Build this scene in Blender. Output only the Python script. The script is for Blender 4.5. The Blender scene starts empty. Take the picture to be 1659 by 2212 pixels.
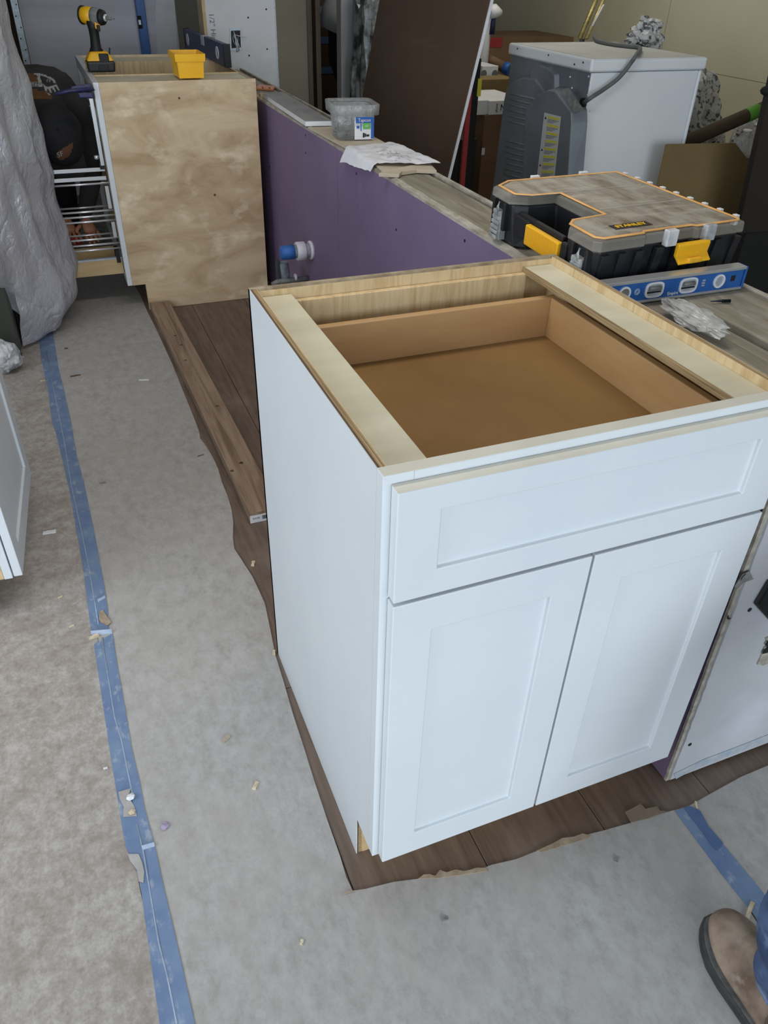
import bpy, bmesh, math, random
from mathutils import Vector, Matrix, noise
from mathutils.bvhtree import BVHTree
random.seed(7)
sc = bpy.context.scene
col = sc.collection
PI = math.pi

# ---------------------------------------------------------------- camera
F, CX, CY = 1666.53, 829.5, 1106.0
CAM = Vector((-0.2726, -0.652, 1.3429)); YAW, PITCH, ROLL = -0.3992, -0.6289, 0.0306
CAM = Vector((-0.2726, -0.6520, 1.3429))
base = Matrix(((1,0,0),(0,0,-1),(0,1,0)))
RM = Matrix.Rotation(YAW,3,'Z') @ Matrix.Rotation(PITCH,3,'X') @ base @ Matrix.Rotation(ROLL,3,'Z')
cam = bpy.data.cameras.new('camera'); camo = bpy.data.objects.new('camera', cam); col.objects.link(camo)
camo.matrix_world = Matrix.Translation(CAM) @ RM.to_4x4()
cam.sensor_fit = 'HORIZONTAL'; cam.sensor_width = 36.0; cam.lens = F/1659*36.0
cam.clip_start = 0.02
sc.camera = camo

# ---------------------------------------------------------------- light
w = bpy.data.worlds.new('world'); sc.world = w; w.use_nodes = True
w.node_tree.nodes['Background'].inputs[0].default_value = (0.74, 0.86, 1.0, 1)
w.node_tree.nodes['Background'].inputs[1].default_value = 1.0
def area(name, loc, rot, sx, sy, power, c):
    l = bpy.data.lights.new(name, 'AREA'); l.shape = 'RECTANGLE'; l.size = sx; l.size_y = sy; l.energy = power; l.color = c
    o = bpy.data.objects.new(name, l); col.objects.link(o); o.location = loc; o.rotation_euler = rot; return o
area('garage_opening_light', (-0.8, -6.6, 1.9), (math.radians(88), 0, 0), 7.0, 3.4, 430, (0.83, 0.92, 1.0))
area('side_window_light', (-2.5, 0.0, 1.55), (math.radians(90), 0, math.radians(-90)), 2.2, 1.3, 46, (0.82, 0.91, 1.0))
area('overhead_fill_light', (0.2, 0.9, 2.5), (0, 0, 0), 1.6, 0.3, 17, (1.0, 0.93, 0.82))  # added warm fill from above for floor and tops, no known lamp
area('storage_fill_light', (2.6, 4.2, 2.6), (0, 0, 0), 1.2, 0.3, 20, (1.0, 0.95, 0.84))  # added fill that brightens the khaki wall and storage, no known lamp
sc.view_settings.view_transform = 'Standard'; sc.view_settings.look = 'None'
sc.view_settings.gamma = 1; sc.view_settings.use_curve_mapping = False
sc.view_settings.exposure = -0.12

# ---------------------------------------------------------------- helpers
def at(px, py, ax, val):
    """point of the plane ax=val (metres) that the photograph shows at pixel px, py"""
    d = RM @ Vector(((px-CX)/F, -(py-CY)/F, -1)); i = 'xyz'.index(ax)
    return CAM + d*((val-CAM[i])/d[i])
def lin(c):
    return tuple(((v/255)/12.92 if v <= 10 else (((v/255)+.055)/1.055)**2.4) for v in c)
def M(name, c1, c2=None, scale=(4,4,4), rough=.6, metal=0, bump=0, lo=.35, hi=.65, detail=4, dist=0,
      c3=None, s3=(2,2,2), lo3=.5, hi3=.62, alpha=1, trans=0, spec=.5, world=False, nr=.6):
    m = bpy.data.materials.new(name); m.use_nodes = True; nt = m.node_tree; N = nt.nodes; L = nt.links
    b = N['Principled BSDF']; b.inputs['Roughness'].default_value = rough; b.inputs['Metallic'].default_value = metal
    b.inputs['Specular IOR Level'].default_value = spec
    b.inputs['Base Color'].default_value = (*lin(c1), 1); b.inputs['Alpha'].default_value = alpha
    b.inputs['Transmission Weight'].default_value = trans
    tc = N.new('ShaderNodeTexCoord')
    def nz(s, d, lo_, hi_, ds=0):
        mp = N.new('ShaderNodeMapping'); mp.inputs['Scale'].default_value = s
        if world:
            g = N.new('ShaderNodeNewGeometry'); L.new(g.outputs['Position'], mp.inputs[0])
        else: L.new(tc.outputs['Object'], mp.inputs[0])
        n = N.new('ShaderNodeTexNoise'); n.inputs['Scale'].default_value = 1; n.inputs['Detail'].default_value = d
        n.inputs['Distortion'].default_value = ds; n.inputs['Roughness'].default_value = nr
        L.new(mp.outputs[0], n.inputs['Vector'])
        mr = N.new('ShaderNodeMapRange'); mr.inputs['From Min'].default_value = lo_; mr.inputs['From Max'].default_value = hi_
        L.new(n.outputs['Fac'], mr.inputs['Value']); return n, mr
    cur = None
    if c2 is not None:
        n, mr = nz(scale, detail, lo, hi, dist)
        mx = N.new('ShaderNodeMix'); mx.data_type = 'RGBA'
        mx.inputs['A'].default_value = (*lin(c1), 1); mx.inputs['B'].default_value = (*lin(c2), 1)
        L.new(mr.outputs[0], mx.inputs['Factor']); cur = mx.outputs['Result']
        if bump:
            bp = N.new('ShaderNodeBump'); bp.inputs['Strength'].default_value = bump; bp.inputs['Distance'].default_value = .004
            L.new(n.outputs['Fac'], bp.inputs['Height']); L.new(bp.outputs[0], b.inputs['Normal'])
    if c3 is not None:
        n, mr = nz(s3, 6, lo3, hi3)
        mx = N.new('ShaderNodeMix'); mx.data_type = 'RGBA'; mx.inputs['B'].default_value = (*lin(c3), 1)
        if cur: L.new(cur, mx.inputs['A'])
        else: mx.inputs['A'].default_value = (*lin(c1), 1)
        L.new(mr.outputs[0], mx.inputs['Factor']); cur = mx.outputs['Result']
    if cur: L.new(cur, b.inputs['Base Color'])
    return m

class MB:
    def __init__(s): s.v = []; s.f = []; s.sm = []
    def add(s, vs, fs, smooth=False):
        k = len(s.v); s.v += [Vector(v) for v in vs]; s.f += [[i+k for i in f] for f in fs]; s.sm += [smooth]*len(fs); return s
    def box(s, a, b, rot=0, piv=None):
        x0,y0,z0 = a; x1,y1,z1 = b
        vs = [Vector(p) for p in ((x0,y0,z0),(x1,y0,z0),(x1,y1,z0),(x0,y1,z0),(x0,y0,z1),(x1,y0,z1),(x1,y1,z1),(x0,y1,z1))]
        if rot:
            c = Vector(piv) if piv else sum(vs, Vector())/8; R = Matrix.Rotation(rot,3,'Z'); vs = [R@(v-c)+c for v in vs]
        return s.add(vs, [(0,3,2,1),(4,5,6,7),(0,1,5,4),(1,2,6,5),(2,3,7,6),(3,0,4,7)])
    def hexa(s, b4, t4):
        return s.add(list(b4)+list(t4), [(0,3,2,1),(4,5,6,7),(0,1,5,4),(1,2,6,5),(2,3,7,6),(3,0,4,7)])
    def prism(s, poly, vec):
        """closed polygon (list of 3-D points) pushed along vec"""
        n = len(poly); p = [Vector(q) for q in poly]; v = Vector(vec)
        return s.add(p+[q+v for q in p], [list(range(n))[::-1], list(range(n,2*n))]+[(i,(i+1)%n,n+(i+1)%n,n+i) for i in range(n)])
    def tube(s, path, r, n=8, closed=False, flat=1.0):
        path = [Vector(p) for p in path]; k = len(path); rr = r if isinstance(r,(list,tuple)) else [r]*k
        vs = []; up = Vector((0,0,1))
        for i,p in enumerate(path):
            t = (path[min(i+1,k-1)]-path[max(i-1,0)]) if not closed else (path[(i+1)%k]-path[i-1])
            t.normalize(); a = up if abs(t.dot(up)) < .95 else Vector((1,0,0))
            e1 = t.cross(a).normalized(); e2 = e1.cross(t)
            for j in range(n):
                q = 2*PI*j/n; vs.append(p+e1*math.cos(q)*rr[i]+e2*math.sin(q)*rr[i]*flat)
        fs = []
        for i in range(k if closed else k-1):
            for j in range(n):
                a=i*n+j; b=i*n+(j+1)%n; c=((i+1)%k)*n+(j+1)%n; d=((i+1)%k)*n+j; fs.append((a,b,c,d))
        s.add(vs, fs, True)
        if not closed: s.f += [[len(s.v)-len(vs)+j for j in range(n)][::-1], [len(s.v)-n+j for j in range(n)]]; s.sm += [False]*2
        return s
    def lathe(s, prof, c, axis=(0,0,1), n=24, caps=True):
        c = Vector(c); ax = Vector(axis).normalized(); a = Vector((1,0,0)) if abs(ax.x) < .9 else Vector((0,1,0))
        e1 = ax.cross(a).normalized(); e2 = ax.cross(e1)
        vs = [c+ax*h+(e1*math.cos(2*PI*j/n)+e2*math.sin(2*PI*j/n))*r for r,h in prof for j in range(n)]
        fs = [(i*n+j, i*n+(j+1)%n, (i+1)*n+(j+1)%n, (i+1)*n+j) for i in range(len(prof)-1) for j in range(n)]
        s.add(vs, fs, True)
        if caps: k=len(s.v)-len(vs); s.f += [[k+j for j in range(n)][::-1],[len(s.v)-n+j for j in range(n)]]; s.sm += [False]*2
        return s
    def build(s, name, m, parent=None, bevel=0, off=None, seg=2, subs=0):
        if off is None and parent is not None: off = parent.get('_o', None)
        o = Vector(off) if off is not None else Vector()
        me = bpy.data.meshes.new(name); me.from_pydata([v-o for v in s.v], [], s.f)
        bm = bmesh.new(); bm.from_mesh(me); bmesh.ops.recalc_face_normals(bm, faces=bm.faces); bm.to_mesh(me); bm.free()
        me.polygons.foreach_set('use_smooth', s.sm if len(s.sm)==len(me.polygons) else [False]*len(me.polygons))
        me.materials.append(m); ob = bpy.data.objects.new(name, me); col.objects.link(ob)
        if parent: ob.parent = parent
        if bevel:
            b = ob.modifiers.new('b','BEVEL'); b.width = bevel; b.segments = seg; b.limit_method = 'ANGLE'; b.angle_limit = .6
        if subs: q = ob.modifiers.new('s','SUBSURF'); q.levels = q.render_levels = subs
        return ob
def tag(o, label=None, cat=None, group=None, kind=None):
    if label: o['label'] = label
    if cat: o['category'] = cat
    if group: o['group'] = group
    if kind: o['kind'] = kind
    return o
def thing(name, label, cat, loc, group=None, rz=0, world=True, rot=None):
    """an Empty at the thing's base; with world=True its parts are given in world metres"""
    o = bpy.data.objects.new(name, None); col.objects.link(o); o.location = loc; o.empty_display_size = .05
    o.rotation_euler = rot if rot else (0,0,rz)
    if world: o['_o'] = tuple(loc)
    return tag(o, label, cat, group)
def one(mb, name, m, label, cat, loc, group=None, kind=None, **k):
    """a thing that is one mesh, its origin at loc"""
    o = mb.build(name, m, None, off=loc, **k); o.location = loc; return tag(o, label, cat, group, kind)
def struct(mb, name, m, parent=None, label=None, **k):
    o = mb.build(name, m, parent, **k)
    if parent is None: o['kind'] = 'structure'
    if label: o['label'] = label
    return o
def text_mesh(s, size, ext=.0005):
    cu = bpy.data.curves.new('t','FONT'); cu.body = s; cu.size = size; cu.extrude = ext; cu.align_x = 'CENTER'; cu.align_y = 'CENTER'
    cu.resolution_u = 2
    o = bpy.data.objects.new('t', cu); col.objects.link(o); dg = bpy.context.evaluated_depsgraph_get(); dg.update()
    me = bpy.data.meshes.new_from_object(o.evaluated_get(dg)); bpy.data.objects.remove(o); return me
def text(name, s, size, m, parent, org, ex, ey, ext=.0005, sx=1.0):
    """lettering lying in the plane ex, ey around org (world metres)"""
    me = text_mesh(s, size, ext); ex = Vector(ex).normalized(); ey = Vector(ey); ey = (ey-ex*ey.dot(ex)).normalized(); ez = ex.cross(ey)
    off = Vector(parent.get('_o', (0,0,0))) if parent else Vector()
    for v in me.vertices: c = v.co.copy(); v.co = Vector(org)-off+ex*c.x*sx+ey*c.y+ez*(c.z+ext)
    me.materials.clear(); me.materials.append(m); o = bpy.data.objects.new(name, me); col.objects.link(o)
    if parent: o.parent = parent
    return o
def skin(name, m, joints, edges, parent, root=0, sub=2):
    me = bpy.data.meshes.new(name); me.from_pydata([j[:3] for j in joints], edges, [])
    o = bpy.data.objects.new(name, me); col.objects.link(o); sk = o.modifiers.new('k','SKIN')
    for i,j in enumerate(joints):
        r = j[3]; me.skin_vertices[0].data[i].radius = (r, r if len(j) < 5 else j[4]); me.skin_vertices[0].data[i].use_root = (i == root)
    q = o.modifiers.new('s','SUBSURF'); q.levels = q.render_levels = sub
    dg = bpy.context.evaluated_depsgraph_get(); dg.update(); e = bpy.data.meshes.new_from_object(o.evaluated_get(dg))
    bpy.data.objects.remove(o); e.materials.clear(); e.materials.append(m)
    off = Vector(parent.get('_o',(0,0,0))) if parent else Vector()
    tree = BVHTree.FromPolygons([v.co.copy() for v in e.vertices], [p.vertices[:] for p in e.polygons])
    for v in e.vertices: v.co -= off
    for p in e.polygons: p.use_smooth = True
    ob = bpy.data.objects.new(name, e); col.objects.link(ob); ob.parent = parent; return ob, tree
def rib(a, b, n): return [Vector(a).lerp(Vector(b), i/(n-1)) for i in range(n)]

# ---------------------------------------------------------------- materials
m_white = M('white_cabinet_paint', (212,217,220), (206,212,216), (3,3,3), .38)
m_whitetop = M('white_paint_warm_lit', (214,211,198), (204,200,186), (6,6,6), .5)  # white paint with the warm bounce light on tops put into the colour
m_cream = M('cream_strip', (212,205,180), (198,191,165), (3,14,14), .55)
m_ply = M('plywood_edge', (186,160,118), (116,92,60), (900,7,900), .75, bump=.3, detail=3)
m_plydark = M('plywood_outer_veneer', (104,80,56), (78,58,40), (40,6,40), .8)
m_edgegrey = M('back_panel_edge', (172,158,132), (128,112,88), (30,30,30), .75)
m_maple = M('maple_interior', (214,190,148), (186,154,106), (30,30,3.0), .5, detail=6, lo=.42, hi=.72, dist=2.4)
m_draw = M('drawer_box_maple', (198,160,112), (184,144,98), (3,3,18), .5)
m_drawbot = M('drawer_bottom_maple', (142,110,68), (126,94,56), (3,2,2), .75, spec=.2)
m_birch = M('birch_plywood', (208,186,152), (174,148,114), (3.0,3,7), .5, lo=.36, hi=.64, detail=5, dist=1.2, c3=(236,220,190), s3=(5.5,4,9), lo3=.53, hi3=.72)
m_knot = M('wood_knot', (120,86,50), (92,62,34), (50,50,50), .6)
m_lightwood = M('pale_wood', (206,182,140), (190,162,116), (3,20,20), .55)
m_plank = M('brown_vinyl_plank', (120,102,89), (92,77,67), (60,5,60), .5, bump=.1, lo=.35, hi=.7, c3=(138,122,110), s3=(5,3,5), lo3=.52, hi3=.75, world=True)
m_slab = M('grey_floor_board', (128,124,118), (106,101,95), (3,3,3), .8, world=True, c3=(160,157,150), s3=(9,9,9))
m_paper = M('grey_floor_paper', (177,175,172), (152,148,143), (30,20,16), .85, nr=.80, bump=.08, lo=.40, hi=.66, detail=11, world=True, c3=(170,164,157), s3=(5.2,3.4,4), lo3=.46, hi3=.78)
m_paperdirty = M('trodden_floor_paper', (182,178,173), (138,129,121), (44,34,24), .88, nr=.82, bump=.1, lo=.38, hi=.66, detail=12, world=True, c3=(134,122,112), s3=(6,8,4), lo3=.45, hi3=.74)
m_paperedge = M('torn_paper_edge', (176,160,138), (150,134,112), (40,40,40), .9)
m_tape = M('blue_masking_tape', (98,120,156), (116,138,168), (14,14,14), .7, detail=8, world=True, c3=(160,170,182), s3=(50,30,40), lo3=.56, hi3=.74)
m_tapeedge = M('tape_overlap', (138,154,178), (160,172,188), (60,60,60), .7)
m_tapedk = M('blue_masking_tape_fresh', (86,112,152), (76,100,142), (20,20,20), .6)
m_stud = M('brown_lumber', (160,138,116), (120,97,78), (34,1.6,34), .7, bump=.25, lo=.38, hi=.62, dist=1.6, detail=6)
m_purple = M('purple_drywall', (126,108,140), (116,98,130), (3,3,3), .62, c3=(134,118,152), s3=(6,6,6), lo3=.6, hi3=.8)
m_gyp = M('gypsum_raw_edge', (184,178,166), (140,132,118), (40,14,40), .9, bump=.4)
m_wallwhite = M('white_drywall', (226,226,228), (214,213,214), (3,3,3), .75, c3=(216,217,224), s3=(2,2,2))
m_wallblue = M('primed_back_wall', (214,215,224), (194,194,202), (.6,1,6), .8, lo=.4, hi=.62)
m_wallkhaki = M('bare_khaki_drywall', (208,203,178), (198,194,170), (1.2,1.2,1.2), .8)
m_wallgrey = M('grey_drywall', (150,145,130), (138,132,118), (1.5,1.5,1.5), .85)
m_endboard = M('grey_white_board', (186,187,190), (176,177,180), (3,3,3), .75, c3=(194,194,204), s3=(4,4,4), lo3=.5, hi3=.7)
m_mud = M('joint_compound', (226,228,230), (214,216,220), (12,12,12), .8)
m_oldwood = M('weathered_plate_wood', (150,144,128), (118,110,94), (30,2.4,30), .8, bump=.3, lo=.36, hi=.66, dist=1.2, c3=(170,165,152), s3=(8,5,8), lo3=.55, hi3=.75)
m_black = M('black_void', (10,10,10), rough=.8)
m_blackp = M('black_plastic', (34,36,40), (28,29,33), (20,20,20), .42, c3=(78,80,84), s3=(14,14,14), lo3=.62, hi3=.9)
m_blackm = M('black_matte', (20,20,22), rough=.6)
m_yellow = M('yellow_plastic', (246,190,34), (238,178,24), (8,8,8), .42)
m_yellowdk = M('amber_plastic', (230,170,40), rough=.42)
m_gasket = M('orange_seal', (232,178,108), (216,160,92), (20,20,20), .5)
m_clear = M('cloudy_clear_plastic', (210,206,196), (180,174,160), (9,9,9), .25, alpha=.30)
m_dustlid = M('dusty_clear_lid', (182,176,164), (120,106,88), (26,7,9), .5, lo=.36, hi=.66, detail=8, alpha=.80, c3=(196,190,178), s3=(9,30,9), lo3=.5, hi3=.75)
m_lvl = M('blue_level_frame', (34,96,170), (28,86,156), (20,20,20), .4)
m_lvlnavy = M('navy_level_frame', (46,64,96), (40,56,86), (20,20,20), .45)
m_alu = M('machined_aluminium', (206,208,210), rough=.32, metal=.7)
m_galv = M('galvanised_steel', (196,206,214), (170,180,190), (60,60,60), .4, metal=.4)
m_chrome = M('chrome_wire', (235,236,240), rough=.22, metal=.55)
m_bracket = M('grey_translucent_latch', (172,176,176), (128,132,132), (30,60,60), .35)
m_ww = M('white_plastic', (226,226,228), (216,216,220), (8,8,8), .45)
m_wgrey = M('pale_grey_text', (150,150,150), rough=.7)
m_ink = M('black_ink', (24,24,26), rough=.7)
m_inkgrey = M('faint_ink', (110,112,116), rough=.8)
m_inkblue = M('blue_print', (36,92,170), rough=.5)
m_inkgreen = M('green_print', (96,176,84), rough=.5)
m_appl = M('white_enamel', (224,228,232), (216,220,225), (2,2,2), .35)
m_appltop = M('dusty_white_enamel', (208,208,204), (190,190,186), (4,4,4), .6)
m_dgrey = M('dark_grey_galvanised', (118,124,132), (104,110,118), (6,6,6), .5, metal=.25, c3=(126,128,130), s3=(9,9,9), lo3=.6, hi3=.85)
m_rib = M('pale_rib_metal', (140,146,152), (116,122,128), (60,60,60), .5, metal=.2)  # lighter grey than the back plate, so the ribs stand out
m_dust = M('dust_covered_metal', (140,140,136), (100,102,104), (40,40,40), .8)
m_cord = M('grey_cord', (96,98,98), rough=.6)
m_trim = M('raw_grey_stud', (112,100,86), (92,80,68), (30,30,3), .8)
m_card = M('brown_cardboard', (122,96,72), (108,83,62), (4,4,4), .85)
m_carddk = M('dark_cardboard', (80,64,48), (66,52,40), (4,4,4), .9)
m_cardkh = M('khaki_cardboard', (128,108,70), (116,97,62), (3,3,3), .85)
m_sheet = M('brown_backing_paper', (104,84,70), (96,76,62), (2,2,2), .85, c3=(112,93,79), s3=(2,2,9), lo3=.6, hi3=.8)
m_red = M('red_print', (150,44,44), rough=.7)
m_darkpanel = M('dark_brown_panel', (30,23,18), (24,18,14), (8,8,2), .6)
m_cloth = M('charcoal_shirt', (58,55,54), (46,44,44), (9,9,9), .95, bump=.2)
m_cap = M('black_cap', (30,30,32), (22,22,24), (9,9,9), .9)
m_skin = M('skin', (178,124,98), (164,110,86), (12,12,12), .55)
m_hair = M('dark_hair', (32,24,20), rough=.8)
m_patch = M('brown_cap_patch', (98,66,46), rough=.8)
m_orange = M('faded_orange_print', (116,78,40), (88,62,38), (14,14,14), .9)
m_shirtprint = M('pale_shirt_print', (170,172,170), rough=.9)
m_jean = M('blue_denim', (74,92,124), (48,64,94), (12,12,20), .95, bump=.5, lo=.4, hi=.6, c3=(118,138,168), s3=(14,14,30), lo3=.54, hi3=.74)
m_boot = M('worn_tan_leather', (158,138,120), (106,87,72), (14,14,14), .8, bump=.25, lo=.36, hi=.62, c3=(158,146,130), s3=(26,26,26), lo3=.58, hi3=.72)
m_sole = M('black_rubber_sole', (44,45,46), (62,62,60), (30,30,60), .7)
m_clamp = M('navy_clamp', (44,46,92), (32,33,66), (20,20,20), .45)
m_copper = M('copper_coloured_clip', (214,140,100), rough=.4, metal=.4)
m_brass = M('dusty_brass_angle', (190,176,116), (150,136,80), (20,20,50), .5, metal=.35)
m_bagw = M('white_film', (220,222,224), (150,152,156), (14,14,14), .35, lo=.4, hi=.6, alpha=.88)
m_bagc = M('clear_bag_film', (226,226,224), (176,176,172), (20,20,20), .25, lo=.4, hi=.6, alpha=.62)
m_bagp = M('printed_sack', (190,190,188), (84,84,88), (34,14,44), .5, lo=.52, hi=.58)
m_silver = M('crumpled_silver_film', (150,156,158), (60,64,66), (9,9,9), .3, lo=.4, hi=.6, metal=.3)
m_sheetpaper = M('crumpled_white_paper', (226,226,230), (206,206,212), (9,9,9), .85)
m_tan = M('beige_spacer', (196,184,164), (180,166,144), (6,6,6), .7)
m_tile = M('dusty_grey_tile', (150,150,150), (128,128,130), (14,8,8), .5)
m_chip = M('pale_wood_chip', (214,200,174), (186,168,138), (80,80,80), .85)
m_lilac = M('lilac_drywall_scrap', (160,144,170), rough=.85)
m_screw = M('dark_screws', (48,56,72), (26,30,40), (90,90,90), .4, metal=.5)
m_pvc = M('white_pvc', (222,220,230), (206,204,214), (20,20,20), .4)
m_valve = M('stained_grey_valve', (146,152,158), (104,112,118), (60,60,60), .6, c3=(180,184,190), s3=(70,70,70), lo3=.58, hi3=.7)
m_lime = M('lime_marker', (200,216,90), rough=.6)
m_green = M('green_tape', (84,150,44), rough=.6)
m_frame = M('grey_door_frame', (176,177,180), (164,165,168), (4,4,1), .5)
m_darkapp = M('dark_olive_enamel', (72,74,68), (62,64,58), (4,4,2), .4)
# translucent dust sheet
def film(name, c, opaq):
    m = bpy.data.materials.new(name); m.use_nodes = True; nt = m.node_tree; N = nt.nodes; L = nt.links; N.remove(N['Principled BSDF'])
    out = N['Material Output']; t = N.new('ShaderNodeBsdfTransparent'); d = N.new('ShaderNodeBsdfDiffuse'); tr = N.new('ShaderNodeBsdfTranslucent')
    g = N.new('ShaderNodeBsdfGlossy'); g.inputs['Roughness'].default_value = .28; g.inputs['Color'].default_value = (.9,.92,.95,1)
    for n in (d,tr): n.inputs['Color'].default_value = (*lin(c),1)
    t.inputs['Color'].default_value = (.93,.94,.96,1)
    a = N.new('ShaderNodeMixShader'); a.inputs[0].default_value = .30; L.new(d.outputs[0], a.inputs[1]); L.new(tr.outputs[0], a.inputs[2])
    b = N.new('ShaderNodeMixShader'); b.inputs[0].default_value = .20; L.new(a.outputs[0], b.inputs[1]); L.new(g.outputs[0], b.inputs[2])
    x = N.new('ShaderNodeMixShader'); x.inputs[0].default_value = opaq; L.new(t.outputs[0], x.inputs[1]); L.new(b.outputs[0], x.inputs[2])
    tc = N.new('ShaderNodeTexCoord'); n = N.new('ShaderNodeTexNoise'); n.inputs['Scale'].default_value = 15; n.inputs['Detail'].default_value = 6; n.inputs['Distortion'].default_value = .25
    mp = N.new('ShaderNodeMapping'); mp.inputs['Scale'].default_value = (1.6,1.6,1.1)
    L.new(tc.outputs['Object'], mp.inputs[0]); L.new(mp.outputs[0], n.inputs['Vector'])
    bp = N.new('ShaderNodeBump'); bp.inputs['Strength'].default_value = .55; bp.inputs['Distance'].default_value = .04; sb_=N.new('ShaderNodeMath'); sb_.operation='SUBTRACT'; sb_.inputs[1].default_value=.5; ab=N.new('ShaderNodeMath'); ab.operation='ABSOLUTE'; L.new(n.outputs['Fac'],sb_.inputs[0]); L.new(sb_.outputs[0],ab.inputs[0]); L.new(ab.outputs[0], bp.inputs['Height'])
    for q in (d,tr,g): L.new(bp.outputs[0], q.inputs['Normal'])
    L.new(x.outputs[0], out.inputs[0]); return m
m_film = film('cloudy_dust_sheet_film', (232,234,240), .80)
m_tub = film('frosted_tub_plastic', (222,224,222), .30)

# ================================================================ SETTING
# floor: slab, with the brown planks laid on it where the photograph shows them
fl = struct(MB().box((-6,-9,-.06),(6,8.2,-.008)), 'floor', m_slab)
for c in range(6):
    x0 = -.0285-.2435+c*.2435
    ys = [-.42, .34+.41*(c%3)-.25, 1.55+.3*((c*2)%3)-.3, 2.75+.25*(c%2), 3.9]
    for a, b in zip(ys[:-1], ys[1:]):
        struct(MB().box((x0+.0008,a+.0008,-.008),(x0+.2427,b-.0008,0)), 'plank', m_plank, fl, bevel=.0008, seg=1)
struct(MB().box((1.19,-.42,-.008),(5.2,8.2,-.001)), 'floor_board', m_slab, fl)
struct(MB().box((-2.8,3.9,-.008),(1.19,8.2,-.001)), 'floor_board', m_slab, fl)

# outer shell
struct(MB().box((4.0,-4.2,0),(4.12,8.0,.728)).box((4.0,-4.2,.732),(4.12,4.594,2.7)).box((4.0,4.600,.732),(4.12,8.0,2.7)).box((4.006,-4.2,.70),(4.11,8.0,.76)), 'wall_right', m_wallkhaki)
struct(MB().box((-2.8,-1.2,0),(-2.68,8,.9)).box((-2.8,-4.2,0),(-2.68,-1.2,2.7)).box((-2.8,1.2,0.9),(-2.68,8,2.7)).box((-2.8,-1.2,2.25),(-2.68,1.2,2.7)), 'wall_left', m_wallwhite)
struct(MB().box((-2.8,8,0),(5.2,8.12,2.7)), 'wall_far', m_wallgrey)
struct(MB().box((-2.8,-4.2,2.7),(5.2,8.12,2.8)), 'ceiling', m_wallwhite)
struct(MB().box((-2.8,-3.75,2.3),(4.0,-3.63,2.7)).box((-2.8,-3.75,0),(-2.5,-3.63,2.3)).box((2.3,-3.75,0),(4.0,-3.63,2.3)), 'wall_front', m_wallwhite)

# back wall behind the person, with its return toward the white stub wall
BY = 5.0
xl = at(46,60,'y',BY).x
wb = struct(MB().box((xl,BY,0),(.66,BY+.12,2.7)), 'wall_back', m_wallblue)
struct(MB().prism([at(340,-160,'y',BY-.002),at(372,-160,'y',BY-.002),at(379,40,'y',BY-.002),at(384,125,'y',BY-.002),at(340,130,'y',BY-.002),at(336,40,'y',BY-.002)],(0,-.002,0)), 'joint_compound', m_mud, wb)
cb = MB(); c0 = at(22,0,'y',4.96); c1 = at(38,0,'y',4.96)
cb.box((c0.x,4.955,.0),(c1.x,4.96,2.6)).box((c1.x-.003,4.955,0),(c1.x,BY,2.6))
o = cb.build('corner_bead', m_galv, wb)
hb = MB()
for i in range(34):
    z = .55+i*.055
    hb.lathe([(.004,0),(.004,.002)], (c0.x+.012+.014*(i%2), 4.955, z), (0,-1,0), 8)
hb.build('bead_holes', m_black, wb)['kind'] = 'stuff'
struct(MB().box((xl-.5,BY+.3,0),(c0.x-.004,BY+.42,2.7)), 'wall_passage', m_carddk)  # dark colour stands in for the unlit opening beyond the corner bead
# return wall and the white stub wall with the outlet box
struct(MB().box((.635,4.12,0),(.66,BY,2.7)), 'wall_return', m_wallgrey)
SY = 4.0
sx0 = at(447,60,'y',SY).x; sx1 = at(594,60,'y',SY).x
ws = struct(MB().box((sx0,SY,0),(sx1,SY+.12,2.7)), 'wall_stub', m_wallwhite)
struct(MB().box((sx0-.016,SY-.004,0),(sx0,SY+.12,2.7)), 'edge_strip', m_lightwood, ws)
struct(MB().box((sx1,SY-.003,0),(sx1+.007,SY+.12,2.7)), 'edge_bead', m_galv, ws)
pts = [(533,150),(545,128),(556,134),(566,122),(580,118),(592,112),(597,190),(530,196)]
struct(MB().prism([at(a,b,'y',SY-.001) for a,b in pts],(0,-.002,0)), 'joint_compound', m_mud, ws)
for a,b in ((536,38),(575,20),(577,106),(538,120),(456,83)):
    struct(MB().lathe([(.0045,0),(.0045,.0015)], at(a,b,'y',SY), (0,-1,0), 8), 'nail_dimple', m_blackm, ws)
t = text('pencil_note', '1/2" High Str', .036, m_inkgrey, ws, at(461,75,'y',SY-.0008), (0.03,0,-1), (1,0,.03), ext=.0003)
ob_ = thing('outlet_box', 'recessed metal outlet box with loose wires in the white stub wall', 'outlet box', at(508,84,'y',SY))
q = [at(495,61,'y',SY-.001),at(521,60,'y',SY-.001),at(523,107,'y',SY-.001),at(497,110,'y',SY-.001)]
cen = sum(q,Vector())/4
fr = MB()
for i in range(4):
    a,b = q[i],q[(i+1)%4]; fr.prism([a,b,cen+(b-cen)*.78,cen+(a-cen)*.78],(0,-.006,0))
fr.build('box_rim', m_galv, ob_)
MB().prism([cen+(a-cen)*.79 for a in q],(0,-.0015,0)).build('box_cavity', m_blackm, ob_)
for i in range(7):
    s = cen+Vector((random.uniform(-.015,.015),-.002,random.uniform(.01,.05))); e = cen+Vector((random.uniform(-.02,.02),-.004,random.uniform(-.06,-.02)))
    if i == 6: s = cen+Vector((0,-.004,.02)); e = cen+Vector((.05,-.03,.012))
    mid = (s+e)/2+Vector((random.uniform(-.02,.02),-.015,0))
    pth = [s.lerp(mid,k/6).lerp(mid.lerp(e,k/6),k/6) for k in range(7)]
    MB().tube(pth, .0022, 6).build('wire', m_galv if i%3 else m_ww, ob_)

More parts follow.
